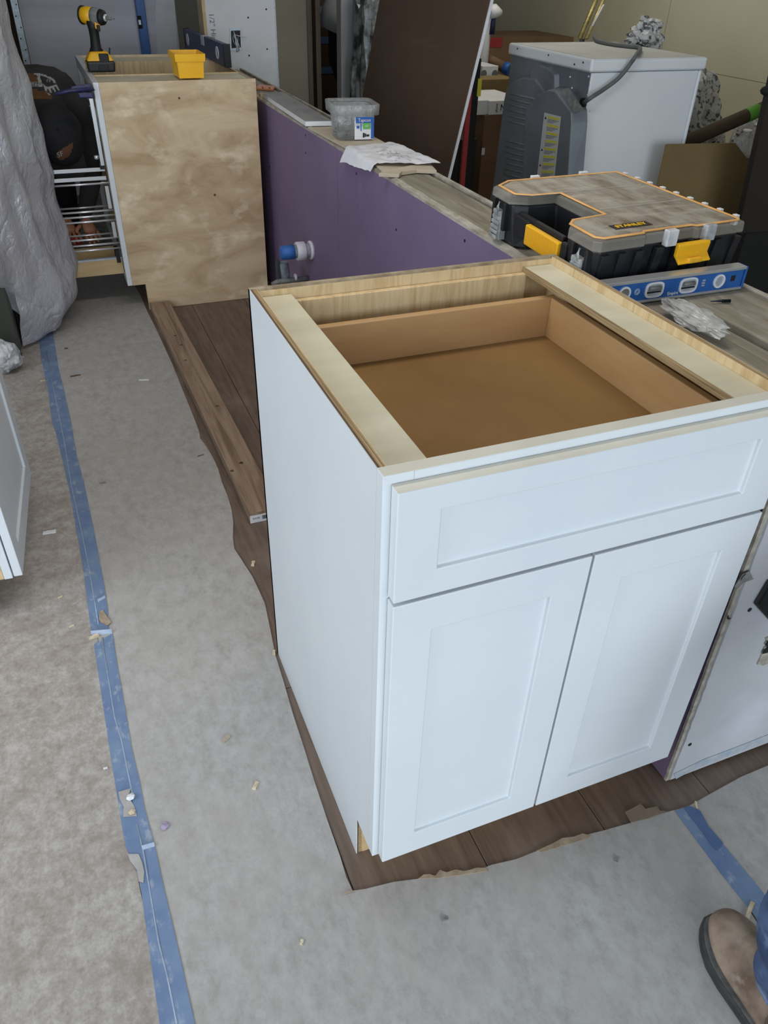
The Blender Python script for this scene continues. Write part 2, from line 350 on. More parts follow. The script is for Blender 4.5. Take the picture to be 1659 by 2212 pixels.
# storage area: grey wall, opening with jamb and stud, dark interior
GY = 5.6
g0 = at(590,60,'y',GY).x; g1 = at(663,60,'y',GY).x; g2 = at(673,60,'y',GY).x; g3 = at(684,60,'y',GY).x; g4 = at(694,60,'y',GY).x
struct(MB().box((g0-.4,GY,0),(g1,GY+.1,2.7)), 'wall_storage', m_wallgrey)
struct(MB().box((g1,GY-.01,0),(g2,GY+.12,2.7)), 'trim_1', m_trim)
struct(MB().box((g3,GY+.02,0),(g4,GY+.12,2.7)), 'trim_2', m_trim)
p0 = at(737,100,'y',GY-.3).x; p1 = at(764,100,'y',GY-.3).x; p2 = at(768,100,'y',GY-.3).x
dfr = thing('door_frame', 'upright grey door frame standing left of the leaning brown sheet', 'door frame', (p0,GY-.3,0))
MB().box((p0,GY-.3,0),(p1,GY-.2,2.3)).build('jamb', m_frame, dfr, bevel=.006)
MB().box((p1,GY-.305,0),(p2,GY-.2,2.3)).build('edge_strip', m_galv, dfr, bevel=.002)

# ================================================================ KNEE WALL
ZT = .818
kw = struct(MB().box((.645,.012,0),(.772,3.98,ZT-.036)), 'wall_partition', m_oldwood)
# purple board in two sheets with a fine joint
for a,b in ((.0,1.985),(1.988,3.98)):
    struct(MB().box((.632,a,.008),(.6445,b,ZT-.012)), 'purple_drywall', m_purple, kw)
e = MB(); n = 120; ya, yb = 0.0, 3.98; vs = []
for i in range(n+1):
    y = ya+(yb-ya)*i/n; jz = noise.noise(Vector((y*22,3,1)))*.005; jx = noise.noise(Vector((y*17,9,1)))*.003
    vs += [Vector((.6318,y,ZT-.012)),Vector((.6322,y,ZT-.004+jz)),Vector((.646+jx,y,ZT+.001+jz*.3)),Vector((.649+jx,y,ZT-.012))]
e.add(vs,[(i*4+j,i*4+(j+1)%4,(i+1)*4+(j+1)%4,(i+1)*4+j) for i in range(n) for j in range(4)]+[(0,1,2,3),(n*4+3,n*4+2,n*4+1,n*4)])
e.build('ragged_edge', m_gyp, kw)
ys = [.012,.95,2.35,3.98]
for a,b in zip(ys[:-1],ys[1:]):
    struct(MB().box((.649,a+.001,ZT-.035),(.786 if b < 1 else .760,b-.001,ZT-.002)), 'top_plate', m_oldwood, kw, bevel=.003)
struct(MB().box((.7735,.951,.0),(.785,3.98,ZT+.003)), 'rear_drywall', m_gyp, kw, bevel=.002)
# nail dimples on the purple board
for a,b in ((660,292),(583,165+200),(728,252+40),(770,375),(660,330),(856,496),(1004,520),(710,300),(583,360),(890,430)):
    p = at(a,b,'x',.632)
    if p.z < .79 and 0 < p.y < 3.9:
        struct(MB().lathe([(.004,0),(.004,.001)], p, (-1,0,0), 8), 'nail_dimple', m_blackm, kw)
# second stub of wall beside it, seen at the right edge
k2 = struct(MB().box((.812,.012,0),(.968,.93,ZT-.039)), 'wall_pier', m_oldwood)
struct(MB().box((.812,.0,ZT-.038),(.966,.93,ZT-.001)), 'top_plate', m_oldwood, k2, bevel=.003)
struct(MB().box((.970,.0,0),(.982,.93,ZT+.002)), 'side_drywall', m_gyp, k2, bevel=.002)
struct(MB().box((.812,.0,.0),(.818,.93,ZT-.04)), 'inner_board', m_plydark, k2)
# the white end board that closes both, its left edge torn
ends = []
for i in range(50):
    z = .012+(ZT-.02)*i/49
    ends.append(Vector((.6385-.018*z+abs(noise.noise(Vector((z*26,1,2))))*.004,-.010,z)))
poly = ends+[Vector((1.06,-.010,ZT-.008)),Vector((1.06,-.010,.012))]
we = struct(MB().prism(poly,(0,.0105,0)), 'wall_end', m_endboard)
rag = []
for i in range(50):
    z = .006+(ZT-.014)*i/49; rag.append(Vector((.6325-.022*z+noise.noise(Vector((z*30,7,2)))*.0018,-.006,z)))
struct(MB().prism(rag+[Vector((.652,-.006,ZT-.008)),Vector((.652,-.006,.006))],(0,.0055,0)), 'torn_edge', m_gyp, we)
struct(MB().prism([at(1455,1672,'y',-.0105),at(1520,1640,'y',-.0105),at(1600,1610,'y',-.0105),at(1700,1570,'y',-.0105),at(1700,1585,'y',-.0105),at(1600,1622,'y',-.0105),at(1500,1660,'y',-.0105),at(1460,1682,'y',-.0105)],(0,-.001,0)), 'blue_smear', M('blue_grey_smear',(150,164,178),(186,188,190),(30,30,30),.8), we)
for a,b in ((1619,1317),(1490,1608)):
    struct(MB().lathe([(.0042,0),(.0042,.001)], at(a,b,'y',-.0102), (0,-1,0), 10), 'nail_dimple', m_blackm, we)
struct(MB().prism([at(a,b,'y',-.0105) for a,b in ((1604,1240),(1619,1233),(1624,1246),(1627,1250),(1605,1258),(1592,1272),(1586,1266))],(0,-.0012,0)), 'torn_flap', m_dust, we)
struct(MB().prism([at(a,b,'y',-.014) for a,b in ((1605,1246),(1612,1240),(1616,1244),(1606,1252),(1600,1256))],(0,-.0006,0)), 'torn_fold', m_dust, we)
struct(MB().prism([at(a,b,'y',-.0105) for a,b in ((1570,1336),(1573,1328),(1574,1334),(1579,1335),(1573,1338))],(0,-.001,0)), 'tear', m_blackm, we)
jag = [(1652,1378),(1656,1384),(1650,1388),(1655,1394),(1648,1398),(1652,1404),(1645,1409),(1642,1418),(1634,1434),(1640,1433),(1646,1436),(1660,1430),(1690,1420),(1700,1380),(1680,1365)]
struct(MB().prism([at(a,b,'y',-.0105) for a,b in jag],(0,-.0025,0)), 'torn_paper', m_gyp, we)
jag = [(1658,1384),(1653,1392),(1657,1398),(1650,1404),(1646,1412),(1656,1410),(1668,1404),(1690,1400),(1690,1378)]
struct(MB().prism([at(a,b,'y',-.0135) for a,b in jag],(0,-.0008,0)), 'hole', m_black, we)
bb = thing('wall_box', 'black plastic box set askew on the white wall end at the right edge', 'box', at(1672,1305,'y',-.0105))
pl = [at(1631,1306,'y',-.016),at(1634,1301,'y',-.016),at(1662,1254,'y',-.016),at(1715,1280,'y',-.016),at(1690,1370,'y',-.016)]
MB().prism(pl,(0,.0045,0)).build('housing', m_blackm, bb, bevel=.002)
c = sum(pl,Vector())/5; MB().prism([c+(p-c)*.8+Vector((0,-.0015,0)) for p in pl],(0,.0015,0)).build('cover', m_black, bb)

# ================================================================ FLOOR PAPER, TAPE
def z_(p, z): return Vector((p.x,p.y,z))
cut = [(290,616),(303,636),(318,672),(335,706),(352,742),(372,786),(392,836),(410,880),(424,915),(431,935),(432,946),(447,966),(462,992),(472,1015),(480,1043),(492,1072),(500,1100),(504,1128),(503,1160),(506,1185),(518,1203),(530,1222),(545,1245),(558,1272),(572,1303),(580,1340),(588,1380),(594,1412),(612,1470),(632,1540),(655,1610),(680,1690),(705,1765),(735,1850),(748,1895),(762,1924)]
cut = [at(a,b,'z',0.003) for a,b in cut]
cut = [Vector((.02,3.75,.003))]+cut
front = [(790,1920),(850,1905),(905,1898),(960,1886),(1008,1880),(1050,1873),(1062,1868),(1115,1856),(1160,1838),(1200,1824),(1245,1808),(1300,1795),(1360,1778),(1420,1760),(1478,1744)]
front = [at(a,b,'z',0.003) for a,b in front]
SX = -.376
polyB = cut+front+[Vector((.635,-.068,.003)),Vector((.60,-.30,.003)),Vector((.55,-1.6,.003)),Vector((SX+.10,-1.6,.003)),Vector((SX,.15,.003)),Vector((SX-.012,.85,.003)),Vector((SX-.05,2.1,.003)),Vector((SX-.06,3.75,.003))]
def sheet(poly, name, m, label):
    me = MB().prism([Vector((p.x,p.y,.0005)) for p in poly],(0,0,.0025))
    o = one(me, name, m, label, 'floor paper', (poly[0].x,poly[0].y,0)); return o
sheet(polyB, 'floor_paper', m_paper, 'wide grey floor paper sheet right of the long blue tape, cut wavy around the cabinets')
sheet([Vector((SX+.099,-1.6,0)),Vector((SX-.001,.15,0)),Vector((SX-.013,.85,0)),Vector((SX-.051,2.1,0)),Vector((SX-.061,3.75,0)),Vector((-2.6,3.75,0)),Vector((-2.6,-1.6,0))], 'floor_paper', m_paperdirty, 'trodden brown-stained floor paper sheet left of the long blue tape')
sheet([Vector((.638,-.067,0)),at(1560,1702,'z',0),at(1600,1680,'z',0),at(1659,1655,'z',0),Vector((1.2,-.04,0)),Vector((1.6,-.05,0)),Vector((1.6,-1.6,0)),Vector((.553,-1.6,0)),Vector((.603,-.30,0))], 'floor_paper', m_paper, 'floor paper sheet right of the short blue tape, by the boot')
def strip(pl, pr, z, name, m, label, cat='tape', group=None, th=.0008):
    poly = [Vector((p.x,p.y,z)) for p in pl]+[Vector((p.x,p.y,z)) for p in reversed(pr)]
    return one(MB().prism(poly,(0,0,th)), name, m, label, cat, (pl[0].x,pl[0].y,z), group)
def side(pts, z=.0035): return [at(a,b,'z',z) for a,b in pts]
T1 = thing('floor_tape', 'long double strip of blue masking tape running along the paper seam on the left', 'tape', side([(220,1380)])[0])
def tp(l, r, z, name, m, parent, th=.0007): return MB().prism([Vector((p.x,p.y,z)) for p in side(l)]+[Vector((p.x,p.y,z)) for p in reversed(side(r))],(0,0,th)).build(name, m, parent)
tp([(78,690),(90,780),(104,845),(112,910),(122,940),(150,1060),(157,1100),(180,1230),(198,1375),(222,1372)][:9],[(110,690),(124,780),(130,830),(146,905),(166,985),(178,1035),(196,1120),(222,1255),(232,1320),(236,1366)], .0032, 'tape_strip', m_tape, T1)
tp([(98,735),(112,850),(132,950),(150,1040),(162,1090),(176,1160),(196,1260),(206,1330)],[(110,735),(136,835),(152,905),(166,985),(182,1045),(204,1150),(226,1270),(234,1328)], .0040, 'tape_strip', m_tape, T1)
tp([(203,1392),(210,1440),(225,1540),(240,1640),(252,1712),(266,1800),(272,1830),(300,1895),(305,1925),(345,2212),(352,2260)],[(243,1368),(252,1430),(270,1530),(285,1620),(302,1690),(313,1750),(335,1830),(352,1910),(385,2050),(421,2212),(430,2260)], .0032, 'tape_strip', m_tape, T1)
tp([(221,1390),(235,1470),(246,1540),(262,1610),(275,1660),(290,1750),(300,1800),(318,1850),(325,1930),(360,2100),(378,2212),(386,2260)],[(243,1370),(252,1430),(270,1530),(285,1620),(302,1690),(313,1750),(335,1830),(352,1910),(385,2050),(421,2212),(430,2260)], .0040, 'tape_strip', m_tape, T1)
def ridge(pts, parent, w=.0016, z=.0046):
    MB().tube([Vector((p.x,p.y,z)) for p in side(pts)], w, 5, flat=.5).build('tape_edge', m_tapeedge, parent)
ridge([(101,760),(118,850),(138,950),(155,1055),(172,1130),(190,1215),(203,1290),(213,1350)], T1)
ridge([(221,1378),(235,1470),(248,1550),(263,1600),(275,1660),(287,1720)], T1)
ridge([(296,1780),(310,1840),(320,1900),(330,1960),(344,2040),(362,2110),(382,2212)], T1)
# scuffed bare patches where the tape has worn away
tp([(256,1712),(259,1728),(268,1745),(266,1766)],[(283,1704),(278,1722),(290,1742),(296,1764)], .0049, 'worn_patch', m_paper, T1)
tp([(276,1846),(281,1860),(296,1880),(300,1905)],[(300,1846),(308,1866),(312,1884),(310,1908)], .0049, 'worn_patch', m_paper, T1)
T2 = thing('floor_tape', 'short blue masking tape strip under the cabinet corner leading to the boot', 'tape', side([(1550,1880)])[0])
tp([(1457,1751),(1487,1792),(1524,1842),(1561,1892),(1619,1964),(1670,2030)],[(1486,1743),(1520,1775),(1560,1822),(1600,1870),(1645,1925),(1710,2010)], .0034, 'tape_strip', m_tape, T2)
tp([(1476,1746),(1510,1790),(1545,1838),(1550,1838)],[(1490,1742),(1512,1752),(1530,1785),(1562,1822)], .0042, 'tape_fold', m_tapedk, T2)
# curled tears in the tape
for pts, h in (([(198,1373),(243,1369)],.010),([(308,1838),(335,1830)],.007),([(212,1302),(228,1293)],.006)):
    a,b = side(pts); v = MB()
    v.add([a,b,b+Vector((0,.006,h)),a+Vector((0,.006,h)),a+Vector((0,.0007,.0)),b+Vector((0,.0007,0)),b+Vector((0,.0067,h)),a+Vector((0,.0067,h))],[(0,1,2,3),(4,7,6,5),(0,4,5,1),(3,2,6,7),(0,3,7,4),(1,5,6,2)])
    v.build('curled_tear', m_tapeedge, T1)
# torn cardboard slivers along the cut
def scrap(pts, name, m, label, z=.0035, th=.0015, cat='paper scrap'):
    P = [at(a,b,'z',z) for a,b in pts]; return one(MB().prism(P,(0,0,th)), name, m, label, cat, P[0])
scrap([(903,1899),(915,1890),(928,1889),(940,1893),(950,1880),(965,1885),(975,1882),(985,1879),(1005,1883),(1030,1875),(1052,1876),(1052,1882),(1010,1889),(950,1897)], 'torn_strip', m_paperedge, 'long ragged torn paper sliver along the cut below the left door')
scrap([(1160,1838),(1195,1822),(1215,1811),(1240,1808),(1258,1801),(1275,1806),(1265,1813),(1215,1828),(1170,1842)], 'torn_strip', m_paperedge, 'ragged torn paper sliver on the cut below the right door')
scrap([(1350,1755),(1384,1737),(1394,1748),(1420,1742),(1425,1752),(1440,1753),(1400,1768),(1363,1777)], 'torn_strip', M('dull_brown_paper',(142,126,108),(128,112,96),(20,20,20),.9), 'brown square paper scrap beside the cut near the wall end', z=.004)
scrap([(736,1934),(752,1925),(770,1924),(755,1929)], 'torn_strip', m_paperedge, 'thin torn paper point at the paper cut-out corner', z=.004)
scrap([(215,1322),(222,1318),(236,1338),(240,1345),(232,1352),(218,1345),(214,1338)], 'torn_scrap', m_paperedge, 'greyish torn paper piece stuck on the blue tape', z=.0048)

def lump(p, size, m, name, label, seed, flat=.35, cat='debris', rz=0, el=1.0, n=10):
    """small crumpled piece: an icosphere pushed about by noise"""
    bm = bmesh.new(); bmesh.ops.create_icosphere(bm, subdivisions=2, radius=1)
    for v in bm.verts:
        k = 1+.55*noise.noise(v.co*1.9+Vector((seed*3.1,0,0)))+.25*noise.noise(v.co*5+Vector((0,seed,0))); v.co *= k
        v.co = Vector((v.co.x*size*el, v.co.y*size, v.co.z*size*flat))
    mz = min(v.co.z for v in bm.verts)
    for v in bm.verts: v.co.z -= mz
    me = bpy.data.meshes.new(name); bm.to_mesh(me); bm.free(); me.materials.append(m)
    o = bpy.data.objects.new(name, me); col.objects.link(o); o.location = p; o.rotation_euler = (0,0,rz)
    return tag(o, label, cat)
def chip(px, py, L, wd, rz, label, m=m_chip, h=.004, seed=1, z=.0032):
    p = at(px,py,'z',z); v = MB(); P = []
    n = 6
    for i in range(n+1): P.append(Vector((-L/2+L*i/n, -wd/2+wd*.35*noise.noise(Vector((i*1.7,seed,0))), 0)))
    for i in range(n,-1,-1): P.append(Vector((-L/2+L*i/n, wd/2+wd*.35*noise.noise(Vector((i*1.7,seed,5))), 0)))
    k = len(P); top = [q+Vector((0,0,h*(.6+.5*noise.noise(Vector((q.x*90,seed,1)))))) for q in P]
    v.add(P+top, [list(range(k))[::-1], list(range(k,2*k))]+[(i,(i+1)%k,k+(i+1)%k,k+i) for i in range(k)])
    o = v.build('wood_chip', m); o.location = p; o.rotation_euler = (0,0,rz); return tag(o, label, 'wood chip')
chip(203,1376,.024,.010,.2,'pale wood chip wedged in the tear of the long blue tape',h=.007,seed=2)
chip(487,1598,.020,.007,.6,'curled wood chip on the paper beside the white cabinet side',m=M('grey_wood_chip',(168,156,138),rough=.9),seed=3,h=.008)
chip(552,1698,.018,.007,.9,'pale wood splinter below the curled chip, near the cabinet base',seed=4,h=.006)
lump(at(356,1786,'z',.003),.008,m_lilac,'drywall_scrap','lilac drywall crumb right of the long tape',5)
chip(107,1150,.034,.013,-.1,'white paper-thin chip between left door and blue tape',m=m_ww,seed=6)
chip(222,1044,.020,.006,-.1,'short dark grey offcut right of the tape, level with the left door',m=m_dust,seed=7)
chip(311,821,.036,.006,-.3,'thin white splinter on the paper left of the brown lumber',m=m_ww,seed=8)
lump(at(283,1725,'z',.004),.007,m_mud,'paint_flake','pale blue-white torn tape flake standing on the long tape',9,flat=.7)
lump(at(286,1756,'z',.004),.006,m_chip,'paint_flake','small beige flake just below the blue-white flake on the tape',10,flat=.5)
chip(547,1218,.022,.008,1.2,'wood chip on the brown planks beside the cut paper edge',seed=11,z=.0005)
chip(592,1410,.016,.006,1.3,'tiny chip where the cut paper meets the cabinet corner',seed=12)
chip(434,984,.022,.003,.3,'dark hair-thin splinter beside the wavy paper cut',m=m_plydark,seed=13,h=.002)
chip(652,2036,.008,.005,1.0,'tiny pale chip on the paper in front of the cabinet',seed=14)
chip(163,812,.038,.007,.1,'dark flat splinter by the tape in the shade',m=m_plydark,seed=15)
chip(180,820,.020,.004,.9,'pale sliver beside the dark splinter in the shade',seed=16)
chip(92,823,.018,.010,.2,'pale fleck left of the tape in the shade',seed=17)
chip(1617,1972,.045,.007,.55,'long beige wood splinter beside the boot toe',seed=18,h=.006)
chip(1503,1740,.012,.003,1.2,'tiny pale thread at the top end of the short tape',seed=19,h=.008)
chip(130,1290,.012,.003,.3,'small pale sliver left of tape, upper one of a pair',seed=20)
chip(155,1353,.012,.004,.1,'small pale sliver left of tape, lower one of a pair',seed=21)
chip(143,753,.014,.008,.0,'dark crumb by the tape under the dust sheet',m=m_plydark,seed=22)
chip(228,1660,.008,.003,.0,'tiny white sliver left of the long tape',m=m_ww,seed=23)
chip(960,1984,.012,.006,.0,'curved grey flake on the paper in front of the doors',m=m_dust,seed=24)
chip(1330,1857,.010,.005,.7,'tiny grey flake below the right door',m=m_dust,seed=25)

# ================================================================ NEAR CABINET
W, D, H, ZB = .603, .616, .876, .114
bc = thing('base_cabinet', 'large white shaker base cabinet in the foreground, open on top', 'cabinet', (0,0,0))
def sidepanel(x0, x1, mt, z1):
    P = [(.019,ZB),(.019,z1),(D,z1),(D,0),(.076,0),(.076,ZB)]
    return MB().prism([(x0,y,z) for y,z in P],(x1-x0,0,0)).build('side_panel', mt, bc)
sidepanel(0,.0016,m_white,H-.0005); sidepanel(W-.0016,W,m_white,H-.0005)
def core(x0, x1, m_):
    P = [(.019,ZB),(.019,H),(D-.012,H),(D-.012,0),(.077,0),(.077,ZB)]
    return MB().prism([(x0,y,z) for y,z in P],(x1-x0,0,0)).build('panel_core', m_, bc)
core(.0016,.0045,m_plydark); core(.0045,.0112,m_ply); core(.0112,.0122,m_maple)
core(W-.0122,W-.0112,m_maple); core(W-.0112,W-.0016,m_ply)
MB().box((.0122,D-.012,.0),(W-.0122,D-.0100,H-.004)).build('back_panel', m_maple, bc)
MB().box((.0,D-.0100,0),(W,D,H)).build('back_panel', m_edgegrey, bc)
MB().box((.072,.590,.74),(.531,.6035,.853)).build('nailer', m_maple, bc, bevel=.001)
MB().box((.0122,.0195,.850),(.072,.6035,.862)).build('corner_strip', m_cream, bc, bevel=.0008)
MB().box((.531,.0195,.850),(W-.0122,.6035,.862)).build('corner_strip', m_cream, bc, bevel=.0008)
MB().box((.5285,.0195,.851),(.531,.6035,.8625)).build('strip_edge', m_ply, bc)
MB().box((.0112,.0195,.8625),(.0160,.5900,.8690)).build('strip_edge', m_ply, bc)
# face frame
MB().box((0,0,ZB),(.038,.019,H)).build('stile', m_white, bc, bevel=.0008)
MB().box((W-.038,0,ZB),(W,.019,H)).build('stile', m_white, bc, bevel=.0008)
MB().box((.038,0,H-.038),(W-.038,.019,H)).build('rail', m_white, bc)
MB().box((.038,0,.684),(W-.038,.019,.716)).build('rail', m_white, bc)
MB().box((.038,0,ZB),(W-.038,.019,ZB+.03)).build('rail', m_white, bc)
MB().box((.001,.0003,H),(W-.001,.0188,H+.0006)).build('rail_top_tint', m_whitetop, bc)  # thin slip with warm top light painted in
MB().box((.0122,.076,0),(W-.0122,.088,ZB)).build('toe_board', m_lightwood, bc)
MB().box((.0122,.019,ZB),(W-.0122,D-.012,ZB+.012)).build('cabinet_floor', m_maple, bc)
def shaker(x0,x1,z0,z1,y0,name,parent,fw=.056,th=.019,m=m_white):
    """frame with mitred inner chamfer and a recessed panel, front face at y0"""
    f = MB(); a = [(x0,z0),(x1,z0),(x1,z1),(x0,z1)]; b = [(x0+fw,z0+fw*.98),(x1-fw,z0+fw*.98),(x1-fw,z1-fw*.60 if name=='drawer_front' else z1-fw),(x0+fw,z1-fw*.60 if name=='drawer_front' else z1-fw)]
    if name == 'drawer_front': b = [(x0+fw,z0+.040),(x1-fw,z0+.040),(x1-fw,z1-.034),(x0+fw,z1-.034)]
    fo = [Vector((x,y0,z)) for x,z in a]; fi = [Vector((x,y0,z)) for x,z in b]; bo = [Vector((x,y0+th,z)) for x,z in a]
    c = .0012; ri = [Vector((p.x+(c if k in (0,3) else -c),y0+.0062,p.z+(c if k < 2 else -c))) for k,p in enumerate(fi)]
    k = 4; vs = fo+fi+bo+ri
    fs = [(i,(i+1)%4,4+(i+1)%4,4+i) for i in range(4)]+[(i,8+i,8+(i+1)%4,(i+1)%4) for i in range(4)]+[(4+i,4+(i+1)%4,12+(i+1)%4,12+i) for i in range(4)]+[(8,9,10,11),(12,15,14,13)]
    f.add(vs,fs); o = f.build(name, m, parent, bevel=.0014, seg=2)
    p = MB().box((ri[0].x+.0002,y0+.0050+.0009,ri[0].z+.0002),(ri[2].x-.0002,y0+.0064,ri[2].z-.0002)).build('recessed_panel', m, o, off=parent.get('_o'))
    return o
dl = shaker(.010,.2995,.121,.695,-.020,'door',bc)
dr = shaker(.3035,.593,.121,.695,-.020,'door',bc)
df = shaker(.010,.593,.701,.864,-.020,'drawer_front',bc)
MB().box((.0105,-.0195,.8640),(.5925,-.0010,.8646)).build('drawer_top_tint', m_whitetop, bc)  # same painted warm light along the drawer front's top
# drawer box
db = MB().box((.0435,.520,.740),(.5595,.535,.830)).build('drawer_back', m_draw, bc, bevel=.002)
MB().box((.0435,.0200,.735),(.0585,.520,.830)).build('drawer_side', m_draw, bc, bevel=.002)
MB().box((.5445,.0200,.735),(.5595,.520,.830)).build('drawer_side', m_draw, bc, bevel=.002)
MB().box((.0585,.0200,.735),(.5445,.0330,.825)).build('drawer_wall', m_draw, bc)
MB().box((.0587,.0332,.747),(.5443,.5190,.755)).build('drawer_bottom', m_drawbot, bc)
MB().box((.5600,.03,.76),(.5900,.50,.79)).build('drawer_slide', m_galv, bc)
MB().box((.0125,.03,.76),(.0430,.50,.79)).build('drawer_slide', m_galv, bc)

# ================================================================ LUMBER ON THE FLOOR
lb = thing('lumber', 'long brown knotty lumber board lying between the two cabinets', 'lumber', (.09,2.0,0))
A0 = Vector((.063,1.127,0)); B0 = Vector((.026,2.84,0)); w_ = Vector((.089,.0,0)); up = Vector((0,0,.038))
MB().hexa([A0,A0+w_,B0+w_,B0],[A0+up,A0+w_+up,B0+w_+up,B0+up]).build('board', m_stud, lb, bevel=.002)
MB().box((A0.x-.001,A0.y-.0015,.001),(A0.x+.0885,A0.y-.0002,.026)).build('barcode_label', m_ww, lb)
bar = MB()
for i in range(14):
    x = A0.x+.034+i*.0023; bar.box((x,A0.y-.0021,.009),(x+random.choice((.0008,.0014)),A0.y-.0015,.022))
bar.build('barcode', m_ink, lb)
text('label_print','2-4 92',.008,m_inkgrey,lb,(A0.x+.017,A0.y-.0016,.016),(1,0,0),(0,0,1))
for i,(px,py) in enumerate(((469,877),(378,725),(391,745),(401,778),(522,1000),(501,1017))):
    p = at(px,py,'z',.0381); MB().lathe([(.006,0),(.003,.0006)],p,(0,0,1),10).build('knot', m_plydark, lb)
MB().lathe([(.007,0),(.003,.0006)],at(521,1000,'z',.0381),(0,0,1),10).build('knot', m_plydark, lb)

# ================================================================ FAR CABINET
FY = 2.86; FZ = .908; X0, X1 = -.030, .583
fc = thing('base_cabinet', 'far base cabinet with raw birch plywood side and pulled-out wire racks', 'cabinet', (.25,FY,0))
P = [(X0,.117),(X0,FZ),(X1,FZ),(X1-.006,0),(.025,0),(.025,.117)]
sp = MB().prism([(x,FY,z) for x,z in P],(0,.014,0)).build('side_panel', m_birch, fc)
FE = 3.79
MB().prism([(x,FE-.014,z) for x,z in P],(0,.014,0)).build('side_panel', m_birch, fc)
MB().box((.027,FY-.0035,.002),(X1-.004,FY-.0004,.052)).build('base_strip', m_birch, fc)
MB().box((.565,FY+.014,.0),(.575,FE-.014,FZ-.004)).build('back_panel', m_birch, fc)
for y0,y1 in ((FY,FY+.04),(FE-.04,FE)): MB().box((-.051,y0,.117),(-.0305,y1,FZ)).build('stile', m_white, fc, bevel=.001)
MB().box((-.051,FY+.04,FZ-.042),(-.0305,FE-.04,FZ)).build('rail', m_white, fc)
MB().box((-.051,FY+.04,FZ-.19),(-.0305,FE-.04,FZ-.15)).build('rail', m_white, fc)
MB().box((-.051,FY+.04,.117),(-.0305,FE-.04,.15)).build('rail', m_white, fc)
MB().box((-.0305,3.30,.15),(-.0125,3.33,FZ-.19)).build('divider', m_birch, fc)
MB().box((-.030,FY+.0145,FZ-.016),(.565,FY+.23,FZ-.006)).build('top_brace', m_cream, fc)
MB().box((-.030,FY+.2305,FZ-.040),(.565,FY+.242,FZ-.002)).build('top_brace', m_maple, fc)
MB().box((-.030,3.58,FZ-.060),(.565,3.592,FZ-.006)).build('top_brace', m_maple, fc)
MB().box((-.030,3.5925,FZ-.020),(.565,FE-.0145,FZ-.010)).build('top_brace', m_cream, fc)
MB().box((.03,FY+.014,.117),(.565,FE-.014,.130)).build('cabinet_floor', m_birch, fc)
MB().box((.026,FY+.014,0),(.038,FE-.014,.117)).build('toe_board', m_carddk, fc)
for a,b,r in ((387,212,.0045),(464,421,.005)):
    k = MB().lathe([(r,0),(r*.3,.0012)],at(a,b,'y',FY),(0,-1,0),10).build('knot', m_knot, fc)
# pull-out racks: rods, flat bars, uprights, wooden tray
XA, XB = -.285, -.056
for y in (2.95, 3.10):
    for z,kind in ((.582,'f'),(.548,'f'),(.527,'r'),(.418,'r'),(.398,'r'),(.377,'r'),(.303,'r'),(.280,'r'),(.258,'r')):
        if y > 3 and z not in (.398,.280): continue
        if kind == 'f': MB().box((XA,y-.003,z-.008),(XB,y+.003,z+.007)).build('flat_bar', m_alu, fc, bevel=.001)
        else: MB().tube([(XA,y,z),(XB+.012,y,z)],.0042,8).build('rod', m_chrome, fc)
for z in (.398,.280): MB().tube([(XA,2.95,z),(XA,3.10,z)],.0032,8).build('rod', m_chrome, fc)
for z0,z1 in ((.60,.845),(.43,.52),(.31,.375)): MB().box((-.070,2.928,z0),(-.056,2.936,z1)).build('upright', m_alu, fc)
MB().box((-.0745,2.93,.20),(-.058,3.0,.255)).build('runner_bracket', m_blackm, fc)
MB().box((-.075,2.93,.585),(-.058,2.99,.61)).build('runner_bracket', m_blackm, fc)
MB().box((XA,2.936,.150),(-.052,2.95,.215)).build('tray_side', m_lightwood, fc)
MB().box((XA,2.934,.2152),(-.052,2.952,.2225)).build('tray_edge', m_galv, fc)
MB().box((XA,2.952,.150),(-.052,3.12,.158)).build('tray_bottom', m_lightwood, fc)
MB().box((XA,3.106,.158),(-.052,3.12,.22)).build('tray_side', m_lightwood, fc)
MB().lathe([(.010,0),(.010,.012),(.004,.014)],(-.08,2.96,.62),(0,0,1),12).build('hinge', m_chrome, fc)

# things on the far cabinet ------------------------------------------------
# impact driver
dp = at(222,158,'y',3.15); DY = 3.20
dv = thing('impact_driver', 'yellow and black cordless impact driver standing on the far cabinet', 'power tool', (dp.x,DY,FZ))
def D_(px,py,dy=0): return at(px,py,'y',DY+dy)
bz = FZ
bt = MB().hexa([(dp.x-.052,DY-.045,bz),(dp.x+.052,DY-.045,bz),(dp.x+.052,DY+.045,bz),(dp.x-.052,DY+.045,bz)],[(dp.x-.056,DY-.048,bz+.038),(dp.x+.056,DY-.048,bz+.038),(dp.x+.056,DY+.048,bz+.038),(dp.x-.056,DY+.048,bz+.038)])
bt.build('battery', m_blackp, dv, bevel=.006)
MB().box((dp.x-.012,DY-.051,bz+.004),(dp.x+.026,DY-.047,bz+.026)).build('battery_grip', m_blackm, dv, bevel=.002)
MB().hexa([(dp.x-.056,DY-.046,bz+.0385),(dp.x+.054,DY-.046,bz+.0385),(dp.x+.054,DY+.046,bz+.0385),(dp.x-.056,DY+.046,bz+.0385)],[(dp.x-.034,DY-.030,bz+.072),(dp.x+.034,DY-.030,bz+.072),(dp.x+.034,DY+.032,bz+.072),(dp.x-.034,DY+.032,bz+.072)]).build('foot', m_yellow, dv, bevel=.008)
MB().box((dp.x-.004,DY-.047,bz+.034),(dp.x+.034,DY-.028,bz+.066)).build('battery_latch', m_blackm, dv, bevel=.003)
MB().prism([(dp.x-.0565,DY-.03,bz+.006),(dp.x-.0565,DY+.02,bz+.006),(dp.x-.0565,DY+.02,bz+.036),(dp.x-.0565,DY-.03,bz+.036)],(-.001,0,0)).build('battery_decal', m_yellowdk, dv)
